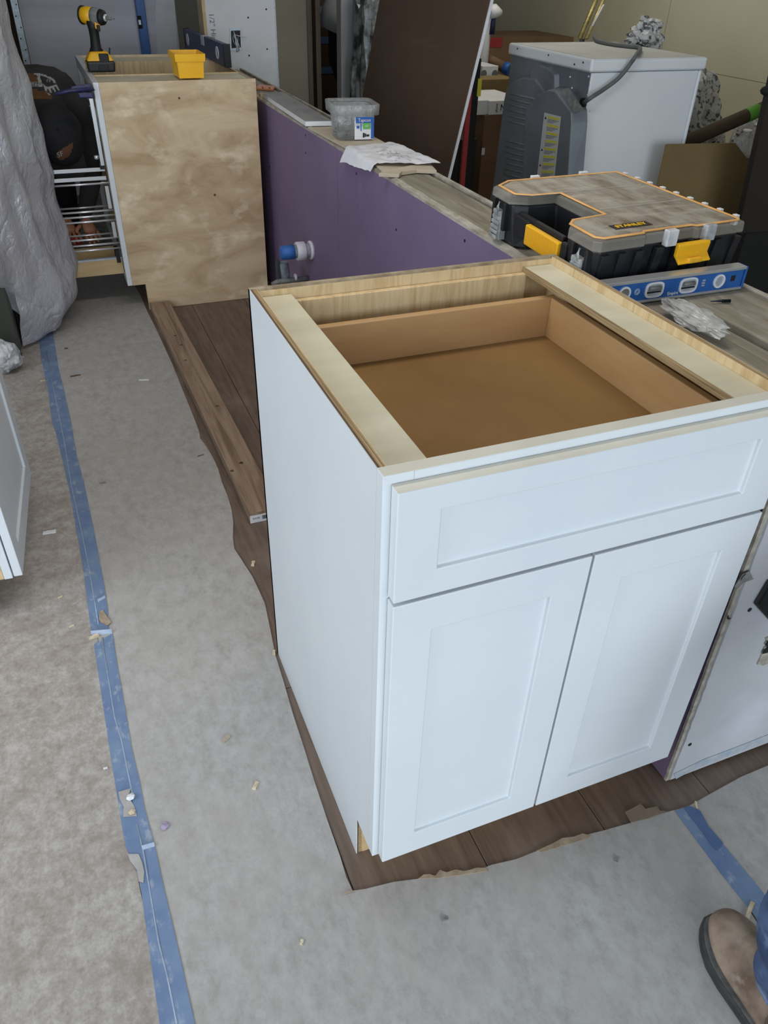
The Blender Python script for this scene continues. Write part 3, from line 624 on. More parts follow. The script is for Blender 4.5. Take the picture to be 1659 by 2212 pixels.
hp = [Vector((dp.x-.006,DY+.006,bz+.060)),Vector((dp.x-.006,DY+.006,bz+.085)),Vector((dp.x-.004,DY+.006,bz+.115)),Vector((dp.x-.004,DY+.004,bz+.150)),Vector((dp.x-.004,DY+.0,bz+.180))]
MB().tube(hp,[.034,.021,.019,.020,.026],14).build('grip', m_blackm, dv)
hc = Vector((dp.x+.004,DY-.0,bz+.192)); hx = Vector((.75,-.62,-.05)).normalized()
MB().lathe([(.018,-.062),(.028,-.054),(.032,-.03),(.032,.0)],hc,hx,20).build('motor_housing', m_yellow, dv)
MB().lathe([(.0322,-.0),(.0325,.012),(.029,.034)],hc,hx,20).build('gear_sleeve', m_dust, dv)
MB().lathe([(.0285,.034),(.026,.046),(.014,.052)],hc,hx,20).build('nose', m_blackm, dv)
MB().lathe([(.013,.052),(.013,.058),(.010,.060)],hc,hx,16).build('collet', m_chrome, dv)
MB().lathe([(.007,.060),(.006,.080),(.003,.082),(.003,.096)],hc,hx,10).build('bit', m_dust, dv)
MB().lathe([(.0335,-.052),(.0335,-.046)],hc,hx,20).build('band', m_blackm, dv)
MB().box((dp.x+.001,DY-.034,bz+.150),(dp.x+.022,DY-.008,bz+.180)).build('trigger_guard', m_yellowdk, dv, bevel=.004)
MB().box((dp.x+.006,DY-.037,bz+.142),(dp.x+.020,DY-.028,bz+.166)).build('trigger', m_blackm, dv, bevel=.004)
MB().tube([(dp.x+.040,DY-.02,bz+.06),(dp.x+.046,DY-.02,bz+.085)],.003,6).build('belt_hook', m_blackm, dv)
# yellow bin
by = 2.905; q0 = at(385,168,'y',by); q1 = at(443,168,'y',by)
bn = thing('parts_bin', 'open yellow plastic parts bin on the near edge of the far cabinet', 'bin', ((q0.x+q1.x)/2,by+.07,FZ))
w0, w1 = q0.x+.002, q1.x
def loop(z, g): return [Vector((w0-g,by-g,z)),Vector((w1+g,by-g,z)),Vector((w1+g,by+.15+g,z)),Vector((w0-g,by+.15+g,z))]
def ring(v, L1, L2, off=0): v.add(L1+L2,[(i,(i+1)%4,4+(i+1)%4,4+i) for i in range(4)])
v = MB(); ring(v,loop(FZ+.001,-.004),loop(FZ+.060,.0)); ring(v,loop(FZ+.060,.0),loop(FZ+.060,-.003)); ring(v,loop(FZ+.060,-.003),loop(FZ+.004,-.007))
v.add(loop(FZ+.001,-.004),[(0,1,2,3)]); v.add(loop(FZ+.004,-.007),[(0,1,2,3)]); v.build('tub', m_yellow, bn)
v = MB(); ring(v,loop(FZ+.060,.0),loop(FZ+.060,.006)); ring(v,loop(FZ+.060,.006),loop(FZ+.086,.008)); ring(v,loop(FZ+.086,.008),loop(FZ+.086,.004)); ring(v,loop(FZ+.086,.004),loop(FZ+.0605,-.003))
v.build('rim', m_yellow, bn)
# navy level on edge
ln = thing('spirit_level', 'dark navy box spirit level standing on edge along the far cabinet back', 'level', (.515,3.6,FZ))
L0 = Vector((.540,3.22,FZ)); L1 = Vector((.512,4.02,FZ)); dd = (L1-L0).normalized(); nn = Vector((-dd.y,dd.x,0)); hh = Vector((0,0,.088))
def lbox(s0,s1,z0,z1,t0,t1):
    a = L0+dd*s0; b = L0+dd*s1
    return [a+nn*t0+Vector((0,0,z0)),b+nn*t0+Vector((0,0,z0)),b+nn*t1+Vector((0,0,z0)),a+nn*t1+Vector((0,0,z0))],[a+nn*t0+Vector((0,0,z1)),b+nn*t0+Vector((0,0,z1)),b+nn*t1+Vector((0,0,z1)),a+nn*t1+Vector((0,0,z1))]
MB().hexa(*lbox(.012,.81,0,.088,0,-.026)).build('beam', m_lvlnavy, ln, bevel=.003)
MB().hexa(*lbox(0,.0125,-.0,.090,.002,-.028)).build('end_cap', m_blackm, ln, bevel=.002)
MB().hexa(*lbox(.81,.822,0,.090,.002,-.028)).build('end_cap', m_blackm, ln, bevel=.002)
for s_ in (.13,.74):
    MB().lathe([(.026,0),(.026,.002),(.020,.002),(.020,.001)],L0+dd*s_+Vector((0,0,.045)),nn,20).build('vial_ring', m_ww, ln)
    MB().lathe([(.019,.0),(.019,.0012)],L0+dd*s_+Vector((0,0,.045)),nn,20).build('vial', m_galv, ln)
MB().hexa(*lbox(.38,.44,.05,.0885,.0012,-.027)).build('vial_window', m_galv, ln)
# blue level leaning at the back wall
a = at(300,60,'y',4.93); b = at(319,60,'y',4.93)
lw = thing('spirit_level', 'tall bright blue spirit level leaning upright on the back wall', 'level', (a.x,4.93,0))
MB().box((a.x,4.93,0.002),(b.x,4.985,1.75)).build('beam', m_lvl, lw, bevel=.003)
z0 = at(300,62,'y',4.93).z; z1 = at(300,34,'y',4.93).z
MB().box((a.x-.001,4.926,z0),(a.x+.022,4.94,z1)).build('hand_slot', m_black, lw)
MB().box((a.x+.002,4.924,(z0+z1)/2-.012),(a.x+.016,4.93,(z0+z1)/2+.012)).build('vial', m_galv, lw)
# clamp on the stile
cl = thing('bar_clamp', 'navy quick-grip clamp fixed on the far cabinet stile', 'clamp', (-.10,2.87,.79))
def C_(px,py,y=2.845): return at(px,py,'y',y)
MB().tube([C_(120,203),C_(150,196),C_(200,192)],[.009,.010,.012],8,flat=.8).build('handle', m_clamp, cl)
MB().hexa([C_(150,198,2.84),C_(206,196,2.84),C_(206,196,2.859),C_(150,198,2.859)],[C_(155,186,2.84),C_(196,180,2.84),C_(196,180,2.859),C_(155,186,2.859)]).build('body', m_clamp, cl, bevel=.004)
MB().hexa([C_(172,212,2.835),C_(203,212,2.835),C_(203,212,2.859),C_(172,212,2.859)],[C_(168,200,2.835),C_(200,200,2.835),C_(200,200,2.859),C_(168,200,2.859)]).build('jaw', m_clamp, cl, bevel=.004)

# ================================================================ ON THE KNEE WALL
tl = thing('tile_strip', 'dusty grey tile strip lying on the far stretch of the wall top', 'tile', (.68,2.6,ZT))
a,b,c,d = [at(*p,'z',ZT+.001) for p in ((660,273),(718,272),(612,207),(568,211))]
MB().prism([a,b,c,d],(0,0,.016)).build('tile_body', m_ww, tl, bevel=.001)
MB().prism([p+Vector((0,0,.0161)) for p in (a,b,c,d)],(0,0,.0006)).build('glazed_face', m_tile, tl)
a = at(557,206,'z',ZT); one(MB().box((a.x,a.y-.05,ZT-.002),(a.x+.05,a.y-.02,ZT+.012)),'wood_block',m_lightwood,'tiny pale wood block at the far end of the wall top','wood block',(a.x,a.y-.03,ZT))
cc = thing('copper_clip', 'flat copper-coloured strip at the far end of the wall top beside birch cabinet', 'strip', at(575,190,'z',ZT))
v = [at(*p,'z',ZT) for p in ((553,194),(590,196),(596,189),(560,185))]
MB().prism(v,(0,0,.006)).build('base_strip', m_copper, cc); 
for k in (0,1,2):
    p = v[0].lerp(v[1],.1+.4*k); MB().box((p.x-.004,p.y+.0,ZT+.006),(p.x+.004,p.y+.03,ZT+.012)).build('rib', m_copper, cc)
# beige shim under tub and paper
v = [at(*p,'z',ZT) for p in ((678,290),(760,330),(700,338),(735,358))]
sh = one(MB().prism([Vector((.622,2.28,ZT)),Vector((.645,1.70,ZT)),Vector((.622,1.52,ZT)),Vector((.79,1.56,ZT)),Vector((.79,2.26,ZT))],(0,0,.006)),'packing_sheet',m_tan,'beige dusty packing sheet lying on the wall top under the tub','packing sheet',(.7,1.9,ZT), bevel=.001)
SB = ZT+.0065
tbx = thing('screw_tub', 'frosted square plastic tub of dark screws on the wall top', 'tub', (.712,2.06,SB))
def rr(cx,cy,hx_,hy_,z,r=.02,n=4):
    P=[]
    for sx,sy,a0 in ((1,1,0),(-1,1,90),(-1,-1,180),(1,-1,270)):
        for i in range(n+1):
            t_=math.radians(a0+90*i/n); P.append(Vector((cx+sx*(hx_-r)+math.cos(t_)*r,cy+sy*(hy_-r)+math.sin(t_)*r,z)))
    return P
def loft(loops, mb, cap0=True, cap1=False, smooth=True):
    n=len(loops[0]); vs=[p for l in loops for p in l]
    fs=[(i*n+j,i*n+(j+1)%n,(i+1)*n+(j+1)%n,(i+1)*n+j) for i in range(len(loops)-1) for j in range(n)]
    if cap0: fs.append(list(range(n))[::-1])
    if cap1: fs.append([len(vs)-n+j for j in range(n)])
    return mb.add(vs,fs,smooth)
tc_ = (.712,2.065)
def TR(L, rz=-.12):
    R=Matrix.Rotation(rz,3,'Z'); c=Vector((tc_[0],tc_[1],0)); return [R@(p-c)+c for p in L]
loft([TR(rr(*tc_,.060,.062,SB+.001)),TR(rr(*tc_,.067,.070,SB+.098)),TR(rr(*tc_,.065,.068,SB+.098)),TR(rr(*tc_,.058,.060,SB+.003))],MB(),True,True).build('tub_body',m_tub,tbx)
loft([TR(rr(*tc_,.068,.071,SB+.080,.022)),TR(rr(*tc_,.078,.081,SB+.078,.024)),TR(rr(*tc_,.080,.083,SB+.108,.024)),TR(rr(*tc_,.074,.077,SB+.109,.022)),TR(rr(*tc_,.069,.072,SB+.100,.022))],MB(),False).build('rim',m_tub,tbx)
sb = MB(); 
R_ = random.Random(3)
for i in range(420):
    u=R_.uniform(-.048,.048); v2=R_.uniform(-.050,.050) if i%2 else R_.uniform(-.053,-.030); h=.008+(.020+.026*(1-((u-.005)/.055)**2))*R_.random()
    p=Vector((tc_[0]+u,tc_[1]+v2,SB+h)); d_=Vector((R_.uniform(-1,1),R_.uniform(-1,1),R_.uniform(-.5,.5))).normalized()*.009
    sb.tube([p-d_,p+d_*.7,p+d_],[.0012,.0016,.0034],5)
o = sb.build('screws', m_screw, tbx); o['kind']='stuff'
R9=Matrix.Rotation(-.12,3,'Z'); ex=R9@Vector((1,0,0)); fy=R9@Vector((0,-1,0)); cN=Vector((tc_[0],tc_[1],0))+fy*.0685
def lab(x0,x1,z0,z1,name,m,out=0.0):
    a=cN+ex*x0+fy*(out-.004*(1-(z0-SB)/.1)); b=cN+ex*x1+fy*(out-.004*(1-(z0-SB)/.1))
    return MB().prism([Vector((a.x,a.y,z0)),Vector((b.x,b.y,z0)),Vector((b.x,b.y,z1)),Vector((a.x,a.y,z1))],fy*.0008).build(name,m,tbx)
lab(-.006,.060,SB+.004,SB+.072,'label',m_ww); lab(-.002,.060,SB+.054,SB+.072,'label_band',m_inkblue,.001); lab(.022,.048,SB+.036,SB+.054,'label_panel',m_inkgreen,.001)
lab(.050,.060,SB+.006,SB+.054,'label_edge',m_inkblue,.001); lab(.014,.017,SB+.030,SB+.052,'label_screw',m_inkblue,.001)
lab(.0005,.010,SB+.038,SB+.046,'label_blot',m_inkblue,.001)
for k,(xx,zz,ww,hh_) in enumerate(((.022,.010,.006,.014),(.029,.012,.004,.010),(.034,.013,.010,.006))): lab(xx,xx+ww,SB+zz,SB+zz+hh_,'label_drawing',m_ink,.001)
text('label_text','Tapcon',.0145,m_ww,tbx,cN+ex*.026+fy*.0024+Vector((0,0,SB+.063)),ex,(0,0,1))
text('label_text','GET',.008,m_ww,tbx,cN+ex*.035+fy*.0022+Vector((0,0,SB+.045)),ex,(0,0,1))
# crumpled plan
pp = thing('paper_plan', 'crumpled white paper with faint drawings draped over the wall top', 'paper', (.71,1.76,SB))
pc = [at(725,325,'z',.822),at(850,308,'z',.835),at(952,355,'z',.835),at(797,377,'z',.80)]
n=26; vs=[]
for i in range(n+1):
    for j in range(n+1):
        u,v2=i/n,j/n; p=pc[0].lerp(pc[1],u).lerp(pc[3].lerp(pc[2],u),v2)
        h=.012*abs(noise.noise(Vector((u*2.4,v2*2.4,3))))+.006*abs(noise.noise(Vector((u*6,v2*6,1))))+.010*(u*u*v2)+.008*(1-v2)*u
        over=max(0,.634-p.x); z=SB+.003+h-min(over,.06)*1.0
        vs.append(Vector((p.x+(over*.4 if over>0 else 0)-.004*(over>0),p.y,z)))
k=n+1; fs=[(i*k+j,(i+1)*k+j,(i+1)*k+j+1,i*k+j+1) for i in range(n) for j in range(n)]
MB().add(vs,fs,True).build('sheet',m_sheetpaper,pp)
def onp(u,v2):
    i=min(n-1,int(u*n)); j=min(n-1,int(v2*n)); fu,fv=u*n-i,v2*n-j
    a=vs[i*k+j].lerp(vs[(i+1)*k+j],fu); b=vs[i*k+j+1].lerp(vs[(i+1)*k+j+1],fu); return a.lerp(b,fv)+Vector((0,0,.0012))
ln_=MB(); R_=random.Random(5)
for q in range(46):
    u0=R_.choice((.42,.5,.58,.66,.74))+R_.uniform(-.05,.05); v0=.15+.7*R_.random(); L_=R_.uniform(.03,.10)
    du,dv2=(L_,0) if R_.random()<.6 else (0,L_)
    ln_.tube([onp(min(.97,u0+du*t_/4),min(.97,v0+dv2*t_/4)) for t_ in range(5)],.0004,4)
ln_.build('drawn_lines',m_wgrey,pp)['kind']='stuff'
# beige bracket strip lying at the paper's near end
v=[at(*p,'z',ZT) for p in ((818,380),(862,366),(925,362),(942,374))]
one(MB().prism([at(*p,'z',ZT+.001) for p in ((818,382),(832,374),(850,372),(905,361),(930,362),(943,376),(900,374),(868,378),(862,384))],(0,0,.010)),'corrugated_strip',m_tan,'folded beige card strip beside the crumpled paper','card strip',v[0],bevel=.001)

# ------------------------------------------------ organiser case
OA = at(1240,512,'z',.925); tbz = ZT+.001
ang = math.radians(-5.0)
tb = thing('tool_organizer', 'black organizer case with dusty clear lid and yellow handle on the wall', 'tool case', (.597,.553,tbz), rz=ang, world=False)
LX, LY, HB = .375, .455, .088
# footprint, local: x to the right, y away; handle notch in the left (x=0) side
def foot(g, z):
    return [Vector((0+g,.012+g,z)),Vector((.012+g,0+g,z)),Vector((.115,0+g,z)),Vector((.122,.008+g,z)),Vector((.240,.008+g,z)),Vector((.247,0+g,z)),Vector((LX-g-.008,0+g,z)),Vector((LX-g,.008+g,z)),Vector((LX-g,LY-g,z)),Vector((.04+g,LY-g,z)),Vector((0+g,.425-g,z)),
            Vector((0+g,.350-g,z)),Vector((.040,.330-g,z)),Vector((.105+g,.325-g,z)),Vector((.105+g,.128+g,z)),Vector((.030,.118+g,z)),Vector((0+g,.098+g,z))]
def lay(loops, mb, cap0=True, cap1=True): return loft(loops, mb, cap0, cap1, False)
lay([foot(.018,0),foot(.013,.02),foot(.008,HB)],MB()).build('case_bottom',m_blackp,tb,bevel=.004)
lay([foot(.003,HB+.0005),foot(.000,HB+.003),foot(.001,HB+.019),foot(.010,HB+.0225)],MB()).build('clear_lid',m_clear,tb,bevel=.003)
lay([foot(.016,HB+.0228),foot(.018,HB+.0238)],MB()).build('dusty_lid_face',m_dustlid,tb)
for y in (.17,.31):
    MB().box((.125,y,HB+.0236),(.34,y+.006,HB+.0256)).build('lid_ridge',m_clear,tb,bevel=.001)
MB().box((.16,.03,HB+.0236),(.30,.035,HB+.0250)).build('lid_ridge',m_clear,tb,bevel=.001)
# orange seal line all round
F1 = foot(.011,HB+.0236); gk = MB(); gk.tube(F1,.0046,6,closed=True,flat=.35); gk.build('seal',m_gasket,tb)
# lid ribs and clips on the far and right edges
for i in range(9):
    y=.03+i*.048; MB().box((LX-.006,y,HB+.006),(LX+.004,y+.012,HB+.026)).build('hinge_knuckle',m_ww,tb,bevel=.001)
for i in range(2):
    x=.12+i*.14; MB().box((x,LY-.006,HB+.006),(x+.022,LY+.004,HB+.028)).build('hinge_knuckle',m_ww,tb,bevel=.001)
for x in (.165,.262):
    MB().box((x,-.006,HB-.004),(x+.026,.010,HB+.026)).build('clasp',m_bagw,tb,bevel=.002)
# body ribs on the right-hand (near) side
for x in (.02,.06,.100,.150,.20,.255,.30,.35):
    MB().hexa([(x,.014,.006),(x+.018,.014,.006),(x+.018,.024,.006),(x,.024,.006)],[(x,-.001,HB-.006),(x+.018,-.001,HB-.006),(x+.018,.012,HB-.006),(x,.012,HB-.006)]).build('rib',m_blackp,tb,bevel=.001)
# yellow latch on near side
lt = MB().prism([(.193,-.010,HB+.000),(.193,-.013,HB-.004),(.193,-.010,HB-.022),(.193,-.024,HB-.034),(.193,-.021,HB-.037),(.193,-.002,HB-.024),(.193,-.002,HB)],(.080,0,0)).build('latch',m_yellow,tb,bevel=.001)
MB().box((.215,-.026,HB-.036),(.250,-.012,HB-.026)).build('latch_tab',m_yellowdk,tb,bevel=.003)
# handle: black arms and yellow grip across the notch
MB().box((.006,.104,.034),(.018,.126,.074)).build('handle_arm',m_blackm,tb,bevel=.003)
MB().box((.006,.262,.034),(.018,.322,.074)).build('handle_arm',m_blackm,tb,bevel=.003)
MB().box((.000,.127,.030),(.014,.262,.071)).build('grip',m_yellow,tb,bevel=.003)
for i in range(22):
    y=.132+i*.0058; MB().box((-.0007,y,.032),(.0002,y+.0022,.069)).build('grip_ridge',m_yellowdk,tb)
MB().box((.015,.135,.060),(.028,.315,.079)).build('handle_bar',m_blackm,tb,bevel=.003)
for y in (.050,.385):
    lt = MB()
    for kk in range(6):
        z=.010+kk*.010; lt.box((-.012+.0012*kk,y-.017,z),(.012,y+.017,z+.007))
    lt.box((-.004,y-.019,.008),(.012,y+.019,.068)); lt.build('side_latch',m_bracket,tb,bevel=.001)
    MB().tube([(-.004,y-.006,.064),(-.008,y-.006,.078),(-.002,y-.004,.086)],.003,6).build('latch_hook',m_bracket,tb)
    MB().box((-.003,y+.021,.030),(.014,y+.030,HB)).build('latch_post',m_blackm,tb,bevel=.002)
    MB().box((-.003,y-.030,.030),(.014,y-.021,HB)).build('latch_post',m_blackm,tb,bevel=.002)
MB().box((.075,.045,HB+.0240),(.165,.072,HB+.0244)).build('badge',m_blackm,tb)
text('badge_text','STANLEY',.018,m_yellow,tb,Vector((.12,.0585,HB+.0245)),(1,0,0),(0,1,0))
# the case is slightly out of square: bring its corners to where they sit on the plate
tb.rotation_euler=(0,0,0); tb.location=(.614,.505,tbz)
for o in tb.children:
    for v in o.data.vertices:
        u_,w_2=v.co.x/LX,v.co.y/LY; v.co.x,v.co.y=v.co.x+.020*w_2*(1-u_)+.003*u_*w_2, v.co.y+.028*u_*(1-w_2)+.012*u_*w_2

# ------------------------------------------------ blue torpedo level
LVY = .470
lv = thing('spirit_level', 'bright blue torpedo level on the wall top in front of the organizer', 'level', (.62,LVY,ZT))
lx0, lx1 = .616, at(1604,600,'y',LVY).x
zt = at(1600,590,'y',LVY).z
LH = .046
MB().box((lx0,LVY,ZT+.004),(lx1,LVY+.020,ZT+LH-.004)).build('beam',m_lvl,lv,bevel=.002)
MB().box((lx0-.001,LVY-.003,ZT+.0005),(lx1+.001,LVY+.023,ZT+.0058)).build('rail',m_alu,lv,bevel=.001)
MB().box((lx0-.001,LVY-.003,ZT+LH-.0058),(lx1+.001,LVY+.023,ZT+LH)).build('rail',m_alu,lv,bevel=.001)
MB().box((lx1+.001,LVY-.002,ZT+.001),(lx1+.006,LVY+.022,ZT+LH-.001)).build('end_cap',m_lvl,lv,bevel=.001)
def ringm(px,rw,rh,name,mr,mf,zc=ZT+LH/2):
    x=at(px,615,'y',LVY).x; o_=[];i_=[]
    for j in range(24):
        t_=2*PI*j/24; ee=1.0 if abs(rw-rh)<1e-6 else .6; cx_=math.copysign(abs(math.cos(t_))**ee,math.cos(t_)); cz_=math.copysign(abs(math.sin(t_))**ee,math.sin(t_))
        o_.append(Vector((x+cx_*rw,LVY-.003,zc+cz_*rh))); i_.append(Vector((x+cx_*(rw-.0035),LVY-.003,zc+cz_*(rh-.0035))))
    v=MB(); q=Vector((0,.004,0)); v.add(o_+i_+[p+q for p in o_]+[p+q for p in i_],[(j,(j+1)%24,24+(j+1)%24,24+j) for j in range(24)]+[(j,48+j,48+(j+1)%24,(j+1)%24) for j in range(24)]+[(24+j,24+(j+1)%24,72+(j+1)%24,72+j) for j in range(24)])
    v.build(name,mr,lv); MB().prism([p+Vector((0,.0022,0)) for p in i_],(0,.0008,0)).build('vial_well',mf,lv); return x
m_well = M('grey_vial_well',(120,120,116),rough=.5)  # plain grey for vial wells and vial tubes
ringm(1352,.0135,.0135,'vial_ring',m_ww,m_well); ringm(1550,.0135,.0135,'vial_ring',m_ww,m_galv)
for px in (1415,1486):
    x=ringm(px,.021,.0150,'vial_window',m_ww,m_galv); MB().tube([(x-.013,LVY-.002,ZT+LH/2+.003),(x+.013,LVY-.002,ZT+LH/2+.003)],.0042,8).build('vial',m_well,lv)
    MB().box((x-.016,LVY-.002,ZT+LH/2-.006),(x+.016,LVY-.0005,ZT+LH/2-.003)).build('vial_base',m_blackm,lv)
x=at(1450,620,'y',LVY).x; text('logo_text','Empire',.009,m_ww,lv,(x+.006,LVY-.0006,ZT+.011),(1,0,0),(0,0,1))
x=at(1378,622,'y',LVY).x
for r in (.0058,.0032): MB().lathe([(r,0),(r,.0006),(r-.0008,.0006),(r-.0008,0)],(x,LVY,ZT+LH/2),(0,-1,0),20,False).build('target_mark',m_ww,lv)
x=at(1518,615,'y',LVY).x
for s_ in (-1,0,1): MB().box((x-.004+.001*abs(s_),LVY-.0006,ZT+LH/2+s_*.005-.0015),(x+.004,LVY,ZT+LH/2+s_*.005+.0015)).build('magnet_mark',m_galv,lv)
x=at(1580,612,'y',LVY).x; MB().box((x-.005,LVY-.0006,ZT+LH/2-.004),(x+.005,LVY,ZT+LH/2+.007)).build('thumb_slot',m_blackm,lv)
# screw on the board
sc_ = at(1562,650,'z',ZT+.004); so = thing('loose_screw', 'loose dark screw with ribbed anchor on the wall top by the blue level', 'screw', sc_)
MB().tube([sc_+Vector((-.025,.006,0)),sc_+Vector((-.008,.002,0)),sc_+Vector((.014,-.004,0))],[.0008,.0022,.0026],6).build('shank',m_screw,so)
for k_ in range(5):
    c_=sc_+Vector((-.002+k_*.0035,-.0005-k_*.0009,0)); MB().lathe([(.0036,0),(.0036,.001)],c_,(1,-.26,0),8).build('thread',m_screw,so)
# crumpled bag
def crumple(c, sx, sy, sz, m, name, label, seed, cat, parent_loc=None, sub=4, amp=.35):
    bm=bmesh.new(); bmesh.ops.create_icosphere(bm,subdivisions=sub,radius=1)
    for v in bm.verts:
        d=v.co.copy(); k_=1+amp*noise.noise(d*1.6+Vector((seed,0,0)))+amp*.6*(1-abs(noise.noise(d*3.4+Vector((0,seed,0))))*2.2)*.6+amp*.25*noise.noise(d*9)
        v.co=Vector((d.x*sx,d.y*sy,d.z*sz))*k_
    mz=min(v.co.z for v in bm.verts)
    for v in bm.verts: v.co.z=v.co.z-mz
    for v in bm.verts:
        if v.co.z<sz*.15: v.co.z*=.3
    me=bpy.data.meshes.new(name); bm.to_mesh(me); bm.free(); me.materials.append(m)
    o=bpy.data.objects.new(name,me); col.objects.link(o); o.location=c; return tag(o,label,cat)
bg = crumple(Vector((.722,.340,ZT)),.024,.070,.0135,m_bagc,'plastic_bag','crumpled clear plastic bag on the wall top beside the near cabinet',4,'bag',amp=.55)

# pipe and stop valve out of the purple wall ----------------------------------
dn = thing('drain_pipe', 'white pipe stub wrapped in blue tape coming out of the purple wall', 'pipe', at(670,540,'x',.632))
c0 = at(674,540,'x',.632); ax=(-1,0,0)
MB().lathe([(.036,0),(.036,.010),(.030,.012)],c0,ax,28).build('escutcheon',m_pvc,dn)
MB().lathe([(.026,.012),(.026,.030)],c0,ax,24).build('pipe',M('smeared_pvc',(190,186,198),(150,146,156),(90,90,90),.6),dn)
MB().lathe([(.034,.030),(.036,.033),(.036,.062),(.032,.066)],c0,ax,28).build('slip_nut',m_pvc,dn)
MB().lathe([(.0255,.066),(.0255,.075)],c0,ax,24).build('pipe',m_valve,dn)
MB().lathe([(.027,.075),(.0275,.095),(.026,.125),(.018,.130)],c0,ax,14).build('tape_wrap',M('bright_blue_wrap',(54,112,190),(44,96,170),(30,30,30),.55),dn)
vv = thing('stop_valve', 'stained grey water stop valve below the taped pipe', 'valve', c0+Vector((-.12,0,-.09)))
c1 = at(620,590,'x',.545)
MB().box((c1.x-.040,c1.y-.005,c1.z-.035),(c1.x-.026,c1.y+.030,c1.z+.050)).build('plate',M('dark_teal_plate',(52,64,70),rough=.6),vv,bevel=.002)
MB().tube([c1+Vector((-.012,0,.045)),c1+Vector((-.008,0,0)),c1+Vector((-.008,0,-.035))],[.018,.020,.016],10).build('valve_body',m_valve,vv)
MB().lathe([(.006,0),(.006,.006)],c1+Vector((-.028,-.012,-.030)),(-.5,-1,0),10).build('marker_dot',m_lime,vv)
c2 = at(630,603,'x',.56)
MB().tube([Vector((.631,c2.y,c2.z-.004)),c2+Vector((.0,0,-.004)),c2+Vector((-.060,0,-.004)),c2+Vector((-.085,0,-.012))],[.011,.011,.010,.007],10).build('supply_tube',m_dust,vv)
MB().lathe([(.016,0),(.014,.008)],c2+Vector((.02,0,.006)),(-1,0,.1),12).build('collar',m_pvc,vv)

# ================================================================ LEFT: cabinet door edge, appliance, dust sheet
lc = thing('base_cabinet', 'white cabinet at the left edge, its shaker door seen edge-on', 'cabinet', (-.55,.95,0))
dA = Vector((-.523,.951,0)); dB = Vector((-.491,1.412,0)); du = (dB-dA).normalized(); dn_ = Vector((du.y,-du.x,0))
def L_(s,t,z): p=dA+du*s+dn_*t; return Vector((p.x,p.y,z))
LW = (dB-dA).length
def shaker_skew(z0,z1,fw=.056,th=.019):
    a=[(0,z0),(LW,z0),(LW,z1),(0,z1)]; b=[(fw,z0+fw),(LW-fw,z0+fw),(LW-fw,z1-fw),(fw,z1-fw)]
    fo=[L_(s,0,z) for s,z in a]; fi=[L_(s,0,z) for s,z in b]; bo=[L_(s,-th,z) for s,z in a]
    ri=[L_(s+(.0012 if k_ in(0,3) else -.0012),-.0062,z+(.0012 if k_<2 else -.0012)) for k_,(s,z) in enumerate(b)]
    fs=[(i,(i+1)%4,4+(i+1)%4,4+i) for i in range(4)]+[(i,8+i,8+(i+1)%4,(i+1)%4) for i in range(4)]+[(4+i,4+(i+1)%4,12+(i+1)%4,12+i) for i in range(4)]+[(8,9,10,11)]
    o=MB().add(fo+fi+bo+ri,fs).build('door',m_white,lc,bevel=.0014)
    MB().prism([p for p in ri],dn_*-.001).build('recessed_panel',m_white,o,off=lc['_o'])
shaker_skew(.121,.85)
MB().prism([L_(.004,-.0235,.114),L_(.004,-.042,.114),L_(LW-.01,-.042,.114),L_(LW-.01,-.0235,.114)],(0,0,.762)).build('face_frame',m_white,lc,bevel=.001)
MB().prism([L_(.006,-.043,.114),L_(.006,-.62,.114),L_(LW-.02,-.62,.114),L_(LW-.02,-.043,.114)],(0,0,.762)).build('carcass',m_lightwood,lc)
MB().prism([L_(.006,-.12,.0),L_(.006,-.62,.0),L_(LW-.02,-.62,.0),L_(LW-.02,-.12,.0)],(0,0,.1135)).build('toe_base',m_lightwood,lc)
ap = thing('refrigerator', 'dark appliance with its base showing under the cloudy dust sheet', 'appliance', (-.85,2.8,0))
MB().box((-1.2,2.50,.035),(-.515,3.10,1.70)).build('body',m_darkapp,ap,bevel=.006)
MB().box((-1.19,2.50,.0),(-.80,3.09,.034)).build('base_plinth',m_blackm,ap)
MB().box((-.56,2.48,.0),(-.52,2.52,.03)).build('foot',m_blackm,ap)
MB().lathe([(.004,0),(.003,.002)],at(50,771,'y',2.499),(0,-1,0),8).build('screw_head',m_chrome,ap)
MB().box((-.67,2.4985,.215),(-.655,2.4995,.219)).build('nameplate',m_galv,ap)
MB().box((-.512,2.62,.0),(-.505,3.05,.30)).build('dark_gap_sheet',m_black,ap)  # black sheet standing in for the dark gap beside the appliance
crumple(Vector((-.56,2.38,.003)),.045,.045,.06,m_bagw,'plastic_bag','small clear plastic bag on the floor under the dust sheet at left',9,'bag',amp=.3)
